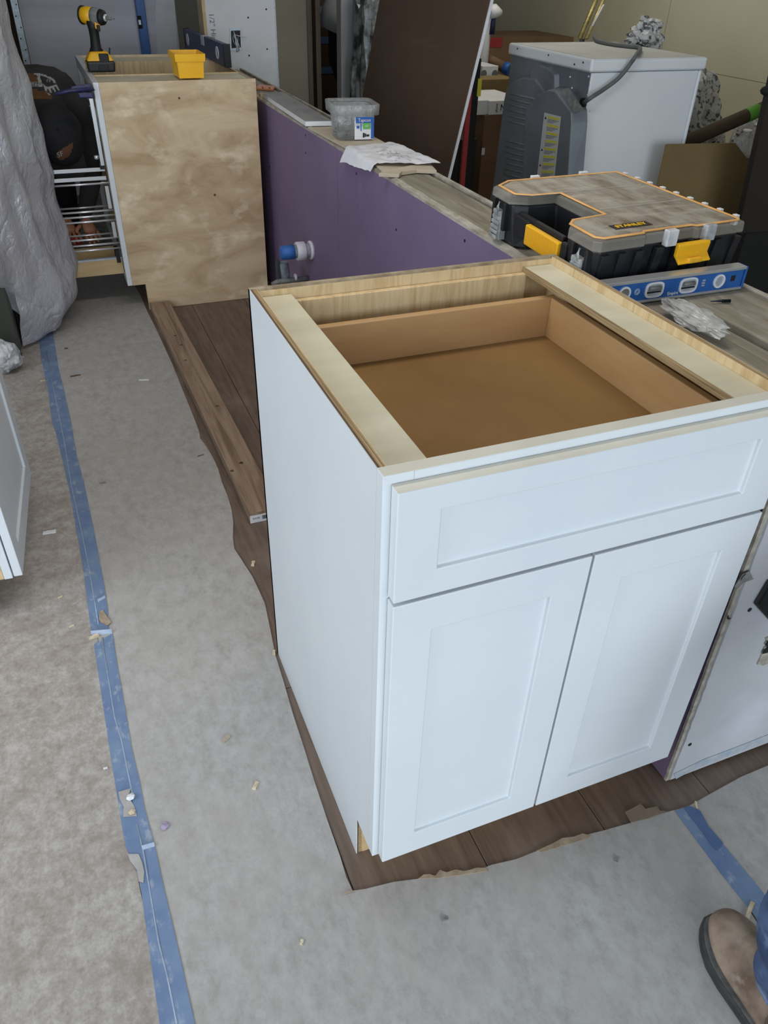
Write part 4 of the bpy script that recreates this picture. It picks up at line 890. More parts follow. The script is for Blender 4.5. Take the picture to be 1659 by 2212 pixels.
# dust sheet: a draped shell with folds
ds_m = MB(); NU, NV = 150, 90; vs=[]
foot_c = [(-1.5,2.44),(-.62,2.44),(-.40,2.58),(-.30,2.82),(-.30,3.05),(-.42,3.22),(-1.5,3.26)]
seg=[]; tot=0
for a_,b_ in zip(foot_c[:-1],foot_c[1:]): l_=math.hypot(b_[0]-a_[0],b_[1]-a_[1]); seg.append((a_,b_,tot,l_)); tot+=l_
def fpt(s):
    s=max(0,min(tot-1e-6,s))
    for a_,b_,t0,l_ in seg:
        if s<=t0+l_: f=(s-t0)/l_; dx,dy=(b_[0]-a_[0])/l_,(b_[1]-a_[1])/l_; return Vector((a_[0]+(b_[0]-a_[0])*f,a_[1]+(b_[1]-a_[1])*f,0)),Vector((dy,-dx,0))
for i in range(NU+1):
    s=tot*i/NU; P_=Vector(); N_=Vector()
    for k_ in range(-4,5): a_,b_=fpt(s+k_*.05); P_+=a_/9; N_+=b_/9
    N_.normalize()
    x_=P_.x
    hem = .035+.012*math.sin(s*9)+max(0,min(.30,(-.38-x_)*1.35))
    if s > .95*tot*.62: hem=max(.03,hem)
    for j in range(NV+1):
        v2=j/NV; z=hem+(1.78-hem)*v2
        fold=.020*math.sin(s*21+2.3*math.sin(v2*3.2)+v2*2)+.012*math.sin(s*47+v2*5)+.035*noise.noise(Vector((s*3.2,v2*3.4,4)))
        cr=.016*(1-2*abs(noise.noise(Vector((s*8,v2*9,1)))))+.010*noise.noise(Vector((s*22,v2*16,7)))
        bell=.028*math.exp(-((v2-.10)/.10)**2)-.06*math.exp(-(v2/.035)**2)-.02*max(0,v2-.30)*.5
        p=P_+N_*(fold*(.5+.5*min(1,v2*3+.3))+cr+bell); vs.append(Vector((p.x,p.y,z)))
k=NV+1; fs=[(i*k+j,(i+1)*k+j,(i+1)*k+j+1,i*k+j+1) for i in range(NU) for j in range(NV)]
ds = thing('dust_sheet','cloudy plastic dust sheet draped over the appliance at the left','dust sheet',(-.75,2.8,.02))
ds_m.add(vs,fs,True).build('drape',m_film,ds)
# a second, inner fold layer hanging at the right lower side
vs2=[]; 
for i in range(41):
    for j in range(41):
        s=tot*(.36+.28*i/40); P_,N_=Vector(),Vector()
        for k_ in range(-4,5): a_,b_=fpt(s+k_*.05); P_+=a_/9; N_+=b_/9
        N_.normalize(); v2=j/40; z=.02+.34*v2
        off=.075*math.sin(PI*min(1,v2*1.15))**.7*math.sin(PI*i/40)+.02*noise.noise(Vector((s*9,v2*4,2)))
        p=P_+N_*(off-.03*(1-v2)); vs2.append(Vector((p.x,p.y,z)))
MB().add(vs2,[(i*41+j,(i+1)*41+j,(i+1)*41+j+1,i*41+j+1) for i in range(40) for j in range(40)],True).build('folded_hem',m_film,ds)

# ================================================================ DRYER
DZ=.985
A=at(1103,92,'z',DZ); B=at(1283,128,'z',DZ); C=at(1529,124,'z',DZ)
DX=(A.x+B.x)/2; DX1=C.x; DY0=(B.y+C.y)/2; DY1=A.y; DX1=DX+(DX1-DX)
dy = thing('clothes_dryer','white clothes dryer turned with its dark vented back toward the wall','dryer',((DX+DX1)/2,(DY0+DY1)/2,0))
MB().box((DX+.006,DY0+.008,.03),(DX1-.022,DY1-.006,DZ-.052)).build('cabinet_body',m_appl,dy,bevel=.004)
MB().box((DX1-.021,DY0+.004,.05),(DX1-.004,DY1-.004,DZ-.052)).build('front_panel',m_appl,dy,bevel=.006)
MB().box((DX-.012,DY0-.004,DZ-.050),(DX1+.006,DY1+.002,DZ)).build('top_cover',m_appl,dy,bevel=.010,seg=3)
MB().box((DX+.006,DY0+.02,DZ+.0003),(DX1-.02,DY1-.02,DZ+.0012)).build('dusty_top',m_appltop,dy)
for x,y in ((DX+.06,DY0+.06),(DX1-.06,DY0+.06),(DX+.06,DY1-.06),(DX1-.06,DY1-.06)): MB().lathe([(.02,0),(.02,.03)],(x,y,0),(0,0,1),12).build('foot',m_blackm,dy)
MB().box((DX+.002,DY0+.014,.04),(DX+.0062,DY1-.012,DZ-.054)).build('back_plate',m_dgrey,dy)
def X_(px,py,dx=0): return at(px,py,'x',DX+.002-dx)
def raised(pts, d, name, m, inset=.012, dx0=0):
    p=[X_(a,b,dx0) for a,b in pts]; c=sum(p,Vector())/len(p); q=[v+(c-v).normalized()*inset+Vector((-d,0,0)) for v in p]; n=len(p)
    return MB().add(p+q,[(i,(i+1)%n,n+(i+1)%n,n+i) for i in range(n)]+[list(range(n,2*n))]).build(name,m,dy,bevel=.005)
raised([(1097,215),(1104,186),(1120,168),(1140,162),(1168,166),(1186,190),(1192,215),(1178,400),(1172,470),(1062,450),(1074,400)],.030,'back_cover',m_dgrey)
raised([(1160,235),(1186,200),(1212,186),(1230,188),(1268,236),(1269,262),(1258,400),(1250,480),(1150,470)],.075,'duct_cover',m_dgrey,inset=.016)
raised([(1148,180),(1152,148),(1172,136),(1192,142),(1208,160),(1208,195),(1190,205)],.020,'motor_bulge',m_dgrey)
# dust on the sloping shoulder of the duct
P1=[X_(a,b,.078) for a,b in ((1212,194),(1228,190),(1262,238),(1242,246))]; MB().prism(P1,(-.0008,0,0)).build('dust_patch',m_dust,dy)
# louvre ribs
for k_,(py,L_a,L_b) in enumerate([(202+12*i,1101,1160) for i in range(6)]+[(304+12*i,1091,1150) for i in range(9)]):
    sh_=-(py-200)*.09; a=X_(1102+sh_*.9,py,.031); b=X_(1158+sh_*.8,py+12,.031)
    MB().tube([a,a.lerp(b,.5),b],[.003,.0045,.003],6).build('louvre',m_rib,dy)
# embossed pressing lines
for pts in ([(1166,224),(1160,300),(1150,400)],[(1172,232),(1212,240),(1222,252),(1208,400)]):
    MB().tube([X_(a,b,.060 if a>1168 else .031) for a,b in pts],.0022,6).build('pressed_line',m_dust,dy)
for a,b in ((1228,142),(1236,190),(1244,212),(1272,165),(1270,205),(1275,240),(1232,166)):
    MB().lathe([(.004,0),(.004,.003)],X_(a,b),(-1,0,0),8).build('screw',m_ww,dy)
for a,b in ((1118,105),(1185,119),(1260,135),(1241,139)):
    p=at(a,b,'x',DX-.0125); MB().lathe([(.004,0),(.004,.002)],p,(-1,0,0),8).build('screw',m_blackm,dy)
# warning label on the duct cover
q=[X_(1176,243,.077),X_(1212,252,.077),X_(1196,400,.077),X_(1158,400,.077)]
MB().prism(q,(-.0008,0,0)).build('warning_label',M('label_paper',(188,188,186),rough=.7),dy)
m_ly=M('label_yellow',(196,192,60),rough=.7)
def Q_(u,v2,o=.0012): p=q[0].lerp(q[1],u).lerp(q[3].lerp(q[2],u),v2); return p+Vector((-o,0,0))
for i in range(9):
    v0=.03+i*.108; MB().prism([Q_(.25,v0),Q_(.95,v0),Q_(.95,v0+.030),Q_(.25,v0+.030)],(-.0004,0,0)).build('label_band',m_ly,dy)
    ln2=MB()
    for j in range(3):
        v1=v0+.042+j*.018; ln2.prism([Q_(.25,v1),Q_(.9-.15*j,v1),Q_(.9-.15*j,v1+.008),Q_(.25,v1+.008)],(-.0004,0,0))
    ln2.build('label_print',m_inkgrey,dy)
    if i in (0,4,6): MB().prism([Q_(.06,v0+.05),Q_(.18,v0+.05),Q_(.12,v0+.015)],(-.0004,0,0)).build('label_triangle',m_ink,dy)
# cord from the back, up over the top
cz=DZ+.011
cp=[X_(1262,222,.004),X_(1275,212,.03),at(1300,196,'y',DY0-.03),at(1335,170,'y',DY0-.03),at(1360,140,'y',DY0-.03),at(1375,118,'y',DY0-.028),at(1383,106,'z',cz+.004),at(1378,102,'z',cz),at(1360,100,'z',cz),at(1320,95,'z',cz),at(1290,88,'z',cz),at(1284,80,'z',cz)]
def smooth(pts, n=6):
    out=[]; P_=[pts[0]]+pts+[pts[-1]]
    for i in range(1,len(P_)-2):
        for j in range(n):
            t_=j/n; a,b,c,d=P_[i-1:i+3]; out.append(.5*((2*b)+(c-a)*t_+(2*a-5*b+4*c-d)*t_*t_+(3*b-a-3*c+d)*t_**3))
    return out+[pts[-1]]
MB().tube(smooth(cp),.0095,8).build('power_cord',m_cord,dy)
MB().lathe([(.020,0),(.020,.012)],X_(1262,222),(-1,0,0),14).build('cord_grommet',m_blackm,dy)

# ================================================================ LEANING SHEET
ls = thing('drywall_sheet','tall drywall sheet with brown backing leaning against the storage pile','drywall',(1.46,3.6,0))
def shp(y,z,t=0): return Vector((1.462+.2055*z+t,y,z+t*-.2))
SYa,SYb=3.0,4.3; ZH=1.75
MB().add([shp(SYa,.002),shp(SYb,.002),shp(SYb,ZH),shp(SYa,ZH),shp(SYa,.002,.004),shp(SYb,.002,.004),shp(SYb,ZH,.004),shp(SYa,ZH,.004)],[(0,1,2,3),(7,6,5,4),(0,4,5,1),(1,5,6,2),(2,6,7,3),(3,7,4,0)]).build('backing_paper',m_sheet,ls)
MB().add([shp(SYa-.001,.004,.0042),shp(SYb,.004,.0042),shp(SYb,ZH,.0042),shp(SYa-.001,ZH,.0042),shp(SYa-.001,.004,.019),shp(SYb,.004,.019),shp(SYb,ZH,.019),shp(SYa-.001,ZH,.019)],[(0,1,2,3),(7,6,5,4),(0,4,5,1),(1,5,6,2),(2,6,7,3),(3,7,4,0)]).build('gypsum_core',m_mud,ls)

# ================================================================ STORAGE PILE
def pxbox(name,m,label,cat,x0,y0,x1,y1,Y,dep,group=None,bottom=None,bev=.003):
    """box whose near face spans those pixels on the plane y=Y"""
    a=at(x0,y1,'y',Y); b=at(x1,y0,'y',Y); zb=a.z if bottom is None else bottom
    t=thing(name,label,cat,((a.x+b.x)/2,Y,zb),group); MB().box((min(a.x,b.x),Y,zb),(max(a.x,b.x),Y+dep,b.z)).build('box_body',m,t,bevel=bev); return t,a,b
# behind the sheet, right
t,a,b=pxbox('carton',m_card,'tall brown carton standing under the white box behind the dryer','carton',1034,246,1125,400,3.9,.5,bottom=0)
MB().box((a.x-.001,3.8985,b.z-.22),(a.x+.02,3.899,b.z-.18)).build('paper_label',m_ww,t)
zc=b.z
t,a,b=pxbox('carton',m_ww,'white carton with black lettering on top of the brown carton','carton',1056,215,1140,243,3.9,.42,bottom=zc+.001)
MB().box((a.x-.07,3.92,zc+.001),(a.x-.001,4.3,b.z)).build('box_side',m_ww,t)
text('lettering','NEWPO',.050,m_ink,t,(a.x+.165,3.8995,b.z-.040),(1,0,0),(0,0,1)); text('lettering','eluxe',.022,m_ink,t,(a.x+.05,3.8995,(zc+b.z)/2),(0,0,1),(-1,0,0))
zn=b.z
t,a,b=pxbox('bin_tray',m_cardkh,'flat beige tray of offcuts behind the white carton','tray',1030,170,1110,188,4.4,.18,bottom=0)
t,a,b=pxbox('electrical_box',m_appl,'grey metal cabinet with two round knockouts left of the dryer','metal box',1040,142,1077,168,4.6,.22)
for px in (1045,1069):
    MB().lathe([(.022,0),(.022,.002)],at(px,159,'y',4.599),(0,-1,0),14).build('knockout',m_dgrey,t)
MB().box((a.x-.01,4.6,0),(b.x+.1,4.82,a.z-.001)).build('stand_board',m_cardkh,t)
t,a,b=pxbox('carton',m_card,'wide brown carton with red band at the foot of the khaki wall','carton',1030,80,1240,125,5.6,.6,bottom=0)
pr=at(1086,80,'y',5.598); MB().box((a.x-.3,5.597,at(1030,103,'y',5.598).z),(pr.x,5.5995,b.z+.001)).build('red_band',m_red,t)
MB().box((a.x-.3,5.6,0),(a.x,6.2,b.z)).build('box_wing',m_card,t)
tu=thing('cardboard_tube','brown cardboard tube with blue cap lying on the grey metal box','tube',at(1070,135,'y',5.0))
MB().tube([at(1020,112,'y',5.2),at(1092,147,'y',4.9)],.035,14).build('tube_body',m_card,tu)
MB().tube([at(1090,146,'y',4.9),at(1102,151,'y',4.86)],.040,14).build('blue_cap',m_inkblue,tu)
rg=thing('rag_roll','white and navy cloth roll standing left of the khaki wall','cloth roll',at(1050,75,'y',5.0))
MB().tube([Vector((at(1046,74,'y',5.0).x,5.0,0)),at(1046,74,'y',5.0),at(1050,50,'y',5.0),at(1055,30,'y',5.0),at(1058,15,'y',5.0),at(1062,5,'y',5.0)],[.045,.045,.05,.045,.03,.012],12).build('wrap',m_ww,rg)
MB().tube([at(1062,74,'y',4.96),at(1064,50,'y',4.96),at(1067,32,'y',4.96)],[.02,.022,.015],10).build('navy_fold',m_clamp,rg)
MB().tube([at(1056,26,'y',4.95),at(1068,24,'y',4.95),at(1082,28,'y',4.95)],[.04,.045,.02],10).build('flap',m_ww,rg)
po=thing('black_post','black metal post with yellow sticker beside the leaning sheet','post',at(1030,250,'y',3.6))
a=at(1026,127,'y',3.6); b=at(1040,127,'y',3.6); MB().box((a.x,3.6,0),(b.x,3.64,a.z)).build('post',m_black,po)
c=at(1033,170,'y',3.598); d=at(1038,208,'y',3.598); MB().box((c.x,3.597,d.z),(d.x,3.5995,c.z)).build('yellow_sticker',m_ly,po)
rp=thing('red_level','dark red upright level behind the leaning sheet edge','level',at(1018,230,'y',3.55))
a=at(1012,180,'y',3.55); b=at(1022,180,'y',3.55); MB().box((a.x,3.55,0),(b.x,3.57,a.z+.12)).build('beam',m_red,rp,bevel=.002)
MB().box((a.x-.002,3.548,a.z+.12),(b.x+.002,3.572,a.z+.14)).build('end_cap',m_blackm,rp)
t,a,b=pxbox('carton',m_blackm,'dark crate on the floor beneath the leaning sheet edge','crate',985,300,1030,420,3.75,.3,bottom=0)
# angle irons leaning on the wall, crumpled bag on the dryer
an=thing('angle_iron','pair of brass-coloured perforated angles leaning on the khaki wall','angle iron',at(1262,84,'y',3.62))
for (a0,b0),(a1,b1),wd,nm,mm in (((1252,84),(1312,-60),.014,'angle',m_brass),((1266,84),(1330,-60),.012,'angle',m_brass),((1279,56),(1304,10),.006,'bright_edge',m_ww)):
    p=at(a0,b0,'x',2.66 if mm is m_brass else 2.655); q_=at(a1,b1,'x',3.1) if mm is m_brass else at(a1,b1,'x',2.76)
    MB().tube([p-(q_-p)*.0,q_],wd,4,flat=.4).build(nm,mm,an)
lg=MB(); p=at(1258,84,'x',2.66); lg.tube([p,Vector((p.x-.02,p.y,.02))],.014,6).build('upright',m_blackm,an)
stb=one(MB().box((DX1+.03,DY1-.25,0),(DX1+.35,DY1+.05,.93)),'storage_crate',m_carddk,'dark crate behind the dryer carrying the printed bag','crate',(DX1+.2,DY1-.1,0))
bp=at(1322,92,'z',.95); crumple(Vector((DX1+.13,DY1-.10,.931)),.085,.07,.065,m_bagp,'printed_bag','crumpled black and white printed bag rising behind the dryer top',12,'bag',amp=.6)
# right: sacks, tube, jug, cardboard, dark panel
t,a,b=pxbox('cardboard_sheet',m_cardkh,'khaki cardboard sheet with cut corner standing right of the dryer','cardboard',1478,310,1590,470,2.45,.01,bottom=0)
for o_ in t.children: bpy.data.objects.remove(o_)
Pp=[at(x,y,'y',2.45) for x,y in ((1440,312),(1588,309),(1620,350),(1600,440),(1586,520))]
Pp=[Vector((p.x,2.45,p.z)) for p in Pp]; Pp[-1].z=.002; Pp.append(Vector((Pp[0].x,2.45,.002)))
MB().prism(Pp,(0,.008,0)).build('board',m_cardkh,t)
ct=thing('cardboard_tube','long brown cardboard tube slanting up with a green tape band','tube',at(1500,300,'y',2.75))
pa=at(1440,325,'y',2.75); pb=at(1700,212,'y',2.75); MB().tube([pa,pb],.034,16).build('tube_body',m_carddk,ct)
MB().tube([pa.lerp(pb,.655),pa.lerp(pb,.755)],.0346,16).build('green_tape',m_green,ct)
MB().tube([pa,Vector((pa.x,pa.y,.0))],.02,8).build('prop_leg',m_carddk,ct)
sk=crumple(Vector((3.25,3.35,.0)),.22,.2,.36,m_bagp,'printed_sack','tall white sack with black print slumped behind the slanting tube',21,'sack',amp=.35)
sk2=crumple(Vector((3.50,2.98,.0)),.18,.15,.28,m_bagp,'printed_sack','lower crumpled white sack with black print, right of the tall sack',23,'sack',amp=.4)
jg=thing('milk_jug','translucent white plastic gallon jug with handle right of the sacks','jug',at(1608,335,'y',2.75))
jb=at(1606,338,'y',2.75); jt=at(1612,282,'y',2.75); hj=(jt-jb).length; hj=jt.z-jb.z
MB().box((jb.x-.10,2.68,0),(jb.x+.10,2.86,jb.z-.001)).build('stand_block',m_carddk,jg)
MB().lathe([(.055,0),(.060,hj*.12),(.060,hj*.45),(.045,hj*.65),(.022,hj*.86),(.020,hj*.94)],(jb.x,2.77,jb.z),(0,0,1),20).build('jug_body',m_tub,jg)
MB().lathe([(.023,hj*.92),(.023,hj)],(jb.x,2.77,jb.z),(0,0,1),14).build('cap',m_ww,jg)
MB().tube(smooth([Vector((jb.x-.02,2.74,jb.z+hj*.86)),Vector((jb.x-.06,2.72,jb.z+hj*.80)),Vector((jb.x-.075,2.72,jb.z+hj*.5)),Vector((jb.x-.055,2.73,jb.z+hj*.38))]),.009,8).build('handle',m_tub,jg)
pn=thing('dark_panel','dark brown upright panel with black knob at the right edge','panel',at(1640,540,'z',0))
Y_=2.15
v=[at(1659,200,'y',Y_),at(1640,290,'y',Y_),at(1594,503,'y',Y_)]
P3=[Vector((v[0].x-.0,Y_,v[0].z+.1)),Vector((v[2].x,Y_,at(1594,503,'y',Y_).z)),Vector((v[2].x+.9,Y_-.1,.05)),Vector((v[0].x+1.0,Y_-.1,v[0].z+.1))]
MB().prism(P3,(0,.03,0)).build('panel_board',m_darkpanel,pn)
MB().box((v[2].x+.03,Y_-.02,0),(v[2].x+.9,Y_+.06,v[2].z-.002)).build('base_rail',m_black,pn)
MB().lathe([(.004,-.02),(.02,-.012),(.026,0),(.02,.012),(.004,.02)],at(1656,196,'y',Y_-.02),(0,0,1),16).build('knob',m_black,pn)
crumple(at(1640,541,'z',0.0),.05,.035,.02,m_bagw,'paper_scrap','crumpled pale scrap on the floor by the dark panel',31,'scrap',amp=.4)

# inside the dark opening: cartons with blue tape, figure with pale cap, film bundle
xq0=at(694,100,'y',6.3).x
for i,(py0,py1) in enumerate(((-60,30),(30,95),(95,160),(160,260))):
    a=at(690,py1,'y',6.3); b=at(742,py0,'y',6.3)
    t=thing('carton',('topmost','upper','lower','bottom')[i]+' dark brown carton in the taped stack in the dark opening','carton',(a.x,6.3,max(0,a.z)),'stacked cartons in the dark opening')
    MB().box((a.x-.1,6.3,max(0,a.z)),(b.x+.2,6.7,b.z-.002)).build('box_body',m_carddk,t,bevel=.002)
    MB().box((a.x-.1,6.297,max(0,a.z)+.002),(b.x+.2,6.2995,max(0,a.z)+.05)).build('blue_tape',m_tapedk,t)
    if i == 3:
        for c_ in t.children: pass
hd=thing('covered_bundle','dark bundle topped with a pale grey dome in the dark opening','bundle',at(725,110,'y',5.9))
cdm=at(745,28,'y',5.9); MB().lathe([(.17,-.12),(.175,0),(.155,.08),(.10,.14),(.02,.165)],cdm,(.25,-.2,1),24).build('dome',m_frame,hd)
MB().tube([cdm+Vector((.03,.02,-.10)),cdm+Vector((.05,.05,-.3)),cdm+Vector((.1,.1,-.5)),Vector((cdm.x+.1,6.0,.0))],[.15,.16,.12,.12],14).build('dark_wrap',m_black,hd)
fm=crumple(Vector((at(795,190,'y',5.15).x+.03,5.15,0)),.13,.12,.62,m_silver,'film_bundle','tall crumpled silver film bundle between the grey frame and the brown sheet',41,'film bundle',amp=.4)
fm2=thing('glass_panel','clear framed pane leaning behind the grey door frame','pane',at(785,100,'y',5.5))
a=at(768,8,'y',5.5); b=at(787,8,'y',5.5); MB().box((a.x,5.5,0),(b.x,5.52,a.z)).build('pane',m_silver,fm2,bevel=.002)
MB().box((a.x,5.495,a.z),(b.x,5.52,a.z+.02)).build('bright_rim',m_alu,fm2)

# ================================================================ PERSON 1, crouching behind the racks
p1=thing('person','person in charcoal shirt and black cap crouching, head down, behind the wire racks','person',(-.28,3.5,0))
J=[(-.40,3.92,.46,.150,.135),(-.36,3.80,.60,.145,.13),(-.31,3.66,.745,.155,.125),(-.275,3.50,.815,.165,.115),(-.25,3.36,.800,.135,.10),(-.225,3.26,.760,.065,.06),(-.212,3.19,.725,.06,.06),
   # arms (7..)
   (-.13,3.42,.775,.075),(-.055,3.40,.70,.066),(-.075,3.37,.55,.056),(-.12,3.28,.42,.045),(-.165,3.22,.33,.034),
   (-.40,3.40,.765,.075),(-.48,3.38,.70,.066),(-.46,3.32,.54,.056),(-.36,3.26,.42,.045),(-.25,3.22,.34,.034),
   # legs
   ]
E_=[(0,1),(1,2),(2,3),(3,4),(4,5),(5,6),(4,7),(7,8),(8,9),(9,10),(10,11),(4,12),(12,13),(13,14),(14,15),(15,16)]
body,tree1=skin('clothed_body',m_cloth,J,E_,p1)
skin('trousers',m_black,[(-.40,3.93,.45,.150,.135),(-.30,3.90,.40,.11),(-.24,3.58,.44,.088),(-.24,3.66,.10,.055),(-.50,3.90,.40,.11),(-.50,3.58,.44,.088),(-.50,3.66,.10,.055)],[(0,1),(1,2),(2,3),(0,4),(4,5),(5,6)],p1)  # made black to paint in the deep shade behind the racks
for x in (-.24,-.50): MB().tube([(x,3.70,.045),(x,3.60,.045),(x,3.48,.035)],[.045,.045,.035],10,flat=.75).build('shoe',m_blackm,p1)
# head with face (looks down), ears, hair, cap
def head(parent, c, fwd, up_, r=.095, capm=None):
    f=Vector(fwd).normalized(); u=Vector(up_); u=(u-f*u.dot(f)).normalized(); s=f.cross(u)
    bm=bmesh.new(); bmesh.ops.create_uvsphere(bm,u_segments=28,v_segments=18,radius=1)
    off=Vector(parent['_o']); vs=[]
    def shape(v):
        x,y,z=v   # x side, y forward, z up
        k_=1-.22*max(0,-z)**1.5*(1-.3*max(0,y)); X=x*r*.80*k_; Y=y*r*1.0*(1-.10*max(0,-z)); Z=z*r*1.18
        if y>.5: 
            n_=math.exp(-((x/.13)**2+((z+.12)/.2)**2)); Y+=r*.24*n_
            for sx in (-1,1): Y-=r*.08*math.exp(-(((x-sx*.33)/.14)**2+((z-.06)/.10)**2))
            Y+=r*.06*math.exp(-((x/.25)**2+((z+.48)/.09)**2)); Y+=r*.08*math.exp(-((x/.22)**2+((z+.82)/.14)**2))
        return X,Y,Z
    for v in bm.verts:
        X,Y,Z=shape(v.co); v.co=Vector(c)-off+s*X+f*Y+u*Z
    me=bpy.data.meshes.new('head'); bm.to_mesh(me); bm.free(); me.materials.append(m_skin)
    for p in me.polygons: p.use_smooth=True
    ho=bpy.data.objects.new('head',me); col.objects.link(ho); ho.parent=parent
    for sx in (-1,1):
        e_=Vector(c)+s*sx*r*.80-f*.005; MB().lathe([(.006,-.004),(.020,0),(.016,.008),(.006,.010)],e_,s*sx,12).build('ear',m_skin,ho,off=off)
        e_=Vector(c)+s*sx*r*.28+f*r*.86+u*.006; MB().lathe([(.004,-.004),(.010,0),(.006,.005)],e_,f,10).build('eye',m_ww,ho,off=off)
    MB().tube([Vector(c)-s*.022+f*r*.90-u*r*.52,Vector(c)+f*r*.99-u*r*.50,Vector(c)+s*.022+f*r*.90-u*r*.52],.0045,8).build('mouth',M('lips',(150,88,76),rough=.5),ho,off=off)
    return f,u,s
hc_=Vector((-.205,3.10,.690))
f,u,s=head(p1,hc_,(.10,-.32,-.95),(-.02,-.90,.30))
# hair at the nape and the cap shell with visor
cap=MB(); L=[]
rc=.112
for i in range(9):
    t_=i/8*PI/2; rr_=math.cos(t_); L.append([hc_+u*(math.sin(t_)*rc*1.12+.012)+(s*math.cos(2*PI*j/28)*.88+f*math.sin(2*PI*j/28)*1.08)*rc*rr_ for j in range(28)])
loft(L,cap,True,True); co=cap.build('cap',m_cap,p1); co['_o']=p1['_o']
vz=MB(); fr_=[];bk=[]
for j in range(13):
    a_=math.radians(-55+110*j/12); bk.append(hc_+u*.020+s*math.sin(a_)*rc*.80+f*math.cos(a_)*rc*1.0); fr_.append(hc_+u*(.012)+s*math.sin(a_)*rc*.78+f*(math.cos(a_)*rc*.75+.095))
vz.prism(bk+fr_[::-1],u*-.004); vz.build('cap_visor',m_cap,co,off=p1['_o'])
MB().lathe([(.006,0),(.003,.004)],hc_+u*(rc*1.12+.012),u,10).build('cap_button',m_cap,co,off=p1['_o'])
MB().lathe([(.086,0),(.088,.03),(.075,.05)],hc_-u*.03-f*.018,u,20).build('hair',m_hair,p1)
# patches thrown onto the surfaces from the side the camera sees
ctree=BVHTree.FromPolygons([v.co+Vector(p1['_o']) for v in co.data.vertices],[p.vertices[:] for p in co.data.polygons])
def on(tree,px,py,off=.0025):
    d=(RM@Vector(((px-CX)/F,-(py-CY)/F,-1))).normalized(); h=tree.ray_cast(CAM,d)
    return (h[0]-d*off) if h[0] else None
def decal(tree,poly,name,m,parent,off=.0025,nx=14):
    """fine grid inside a pixel polygon, laid on the surface"""
    xs=[p[0] for p in poly]; ys=[p[1] for p in poly]
    def inside(x,y):
        c=False; n=len(poly)
        for i in range(n):
            (x1,y1),(x2,y2)=poly[i],poly[(i+1)%n]
            if (y1>y)!=(y2>y) and x<(x2-x1)*(y-y1)/(y2-y1)+x1: c=not c
        return c
    st=max(max(xs)-min(xs),max(ys)-min(ys))/nx; v=MB(); y=min(ys)
    while y<max(ys):
        x=min(xs)
        while x<max(xs):
            if inside(x+st/2,y+st/2):
                q=[on(tree,a,b,off) for a,b in ((x,y),(x+st,y),(x+st,y+st),(x,y+st))]
                if all(q) and (q[0]-q[2]).length<.05: v.add(q,[(0,1,2,3)])
            x+=st
        y+=st
    if v.f: return v.build(name,m,parent)
def glyphs(tree,s,cx,cy,size,ang,name,m,parent,off=.004,sx=1.0):
    me=text_mesh(s,size,0.0); ca,sa=math.cos(ang),math.sin(ang); vs=[]; ok=True
    for v in me.vertices:
        X,Y=v.co.x*sx,v.co.y; px,py=cx+X*ca-Y*sa*-1*-1, cy-(X*sa+Y*ca)
        p=on(tree,px,py,off); vs.append(p if p else (vs[-1] if vs else Vector(parent['_o'])))
    MB().add(vs,[p.vertices[:] for p in me.polygons]).build(name,m,parent)
decal(tree1,[(40,160),(70,158),(82,164),(82,178),(45,178)],'orange_print',m_orange,p1)
decal(tree1,[(50,192),(108,196),(112,212),(60,214)],'orange_print',m_orange,p1)
decal(tree1,[(50,178),(90,177),(92,187),(52,188)],'white_print_bar',m_shirtprint,p1,nx=20)
glyphs(tree1,'239-7',70,182,12,PI,'printed_digits',m_ink,p1,off=.006)
decal(tree1,[(68,158),(84,158),(104,163),(118,172),(121,180),(117,180),(112,173),(100,167),(88,163),(86,168),(90,176),(92,188),(84,186),(80,168)],'arch_print',m_shirtprint,p1,nx=34)
decal(tree1,[(92,180),(98,186),(104,188),(110,186),(117,184),(122,182),(129,195),(126,196),(120,187),(117,188),(121,198),(118,199),(112,190),(109,191),(112,200),(108,200),(104,192),(101,192),(104,200),(110,205),(106,206),(98,197)],'columns_print',m_shirtprint,p1,nx=40)
glyphs(tree1,'63',105,174,10,PI*.93,'printed_digits',m_shirtprint,p1,off=.004)
decal(ctree,[(122,330),(140,318),(156,308),(158,318),(150,336),(135,346),(124,344)],'cap_patch',m_patch,co,off=.003)
glyphs(ctree,'SF',130,334,15,.35,'cap_letters',m_shirtprint,co,off=.005)
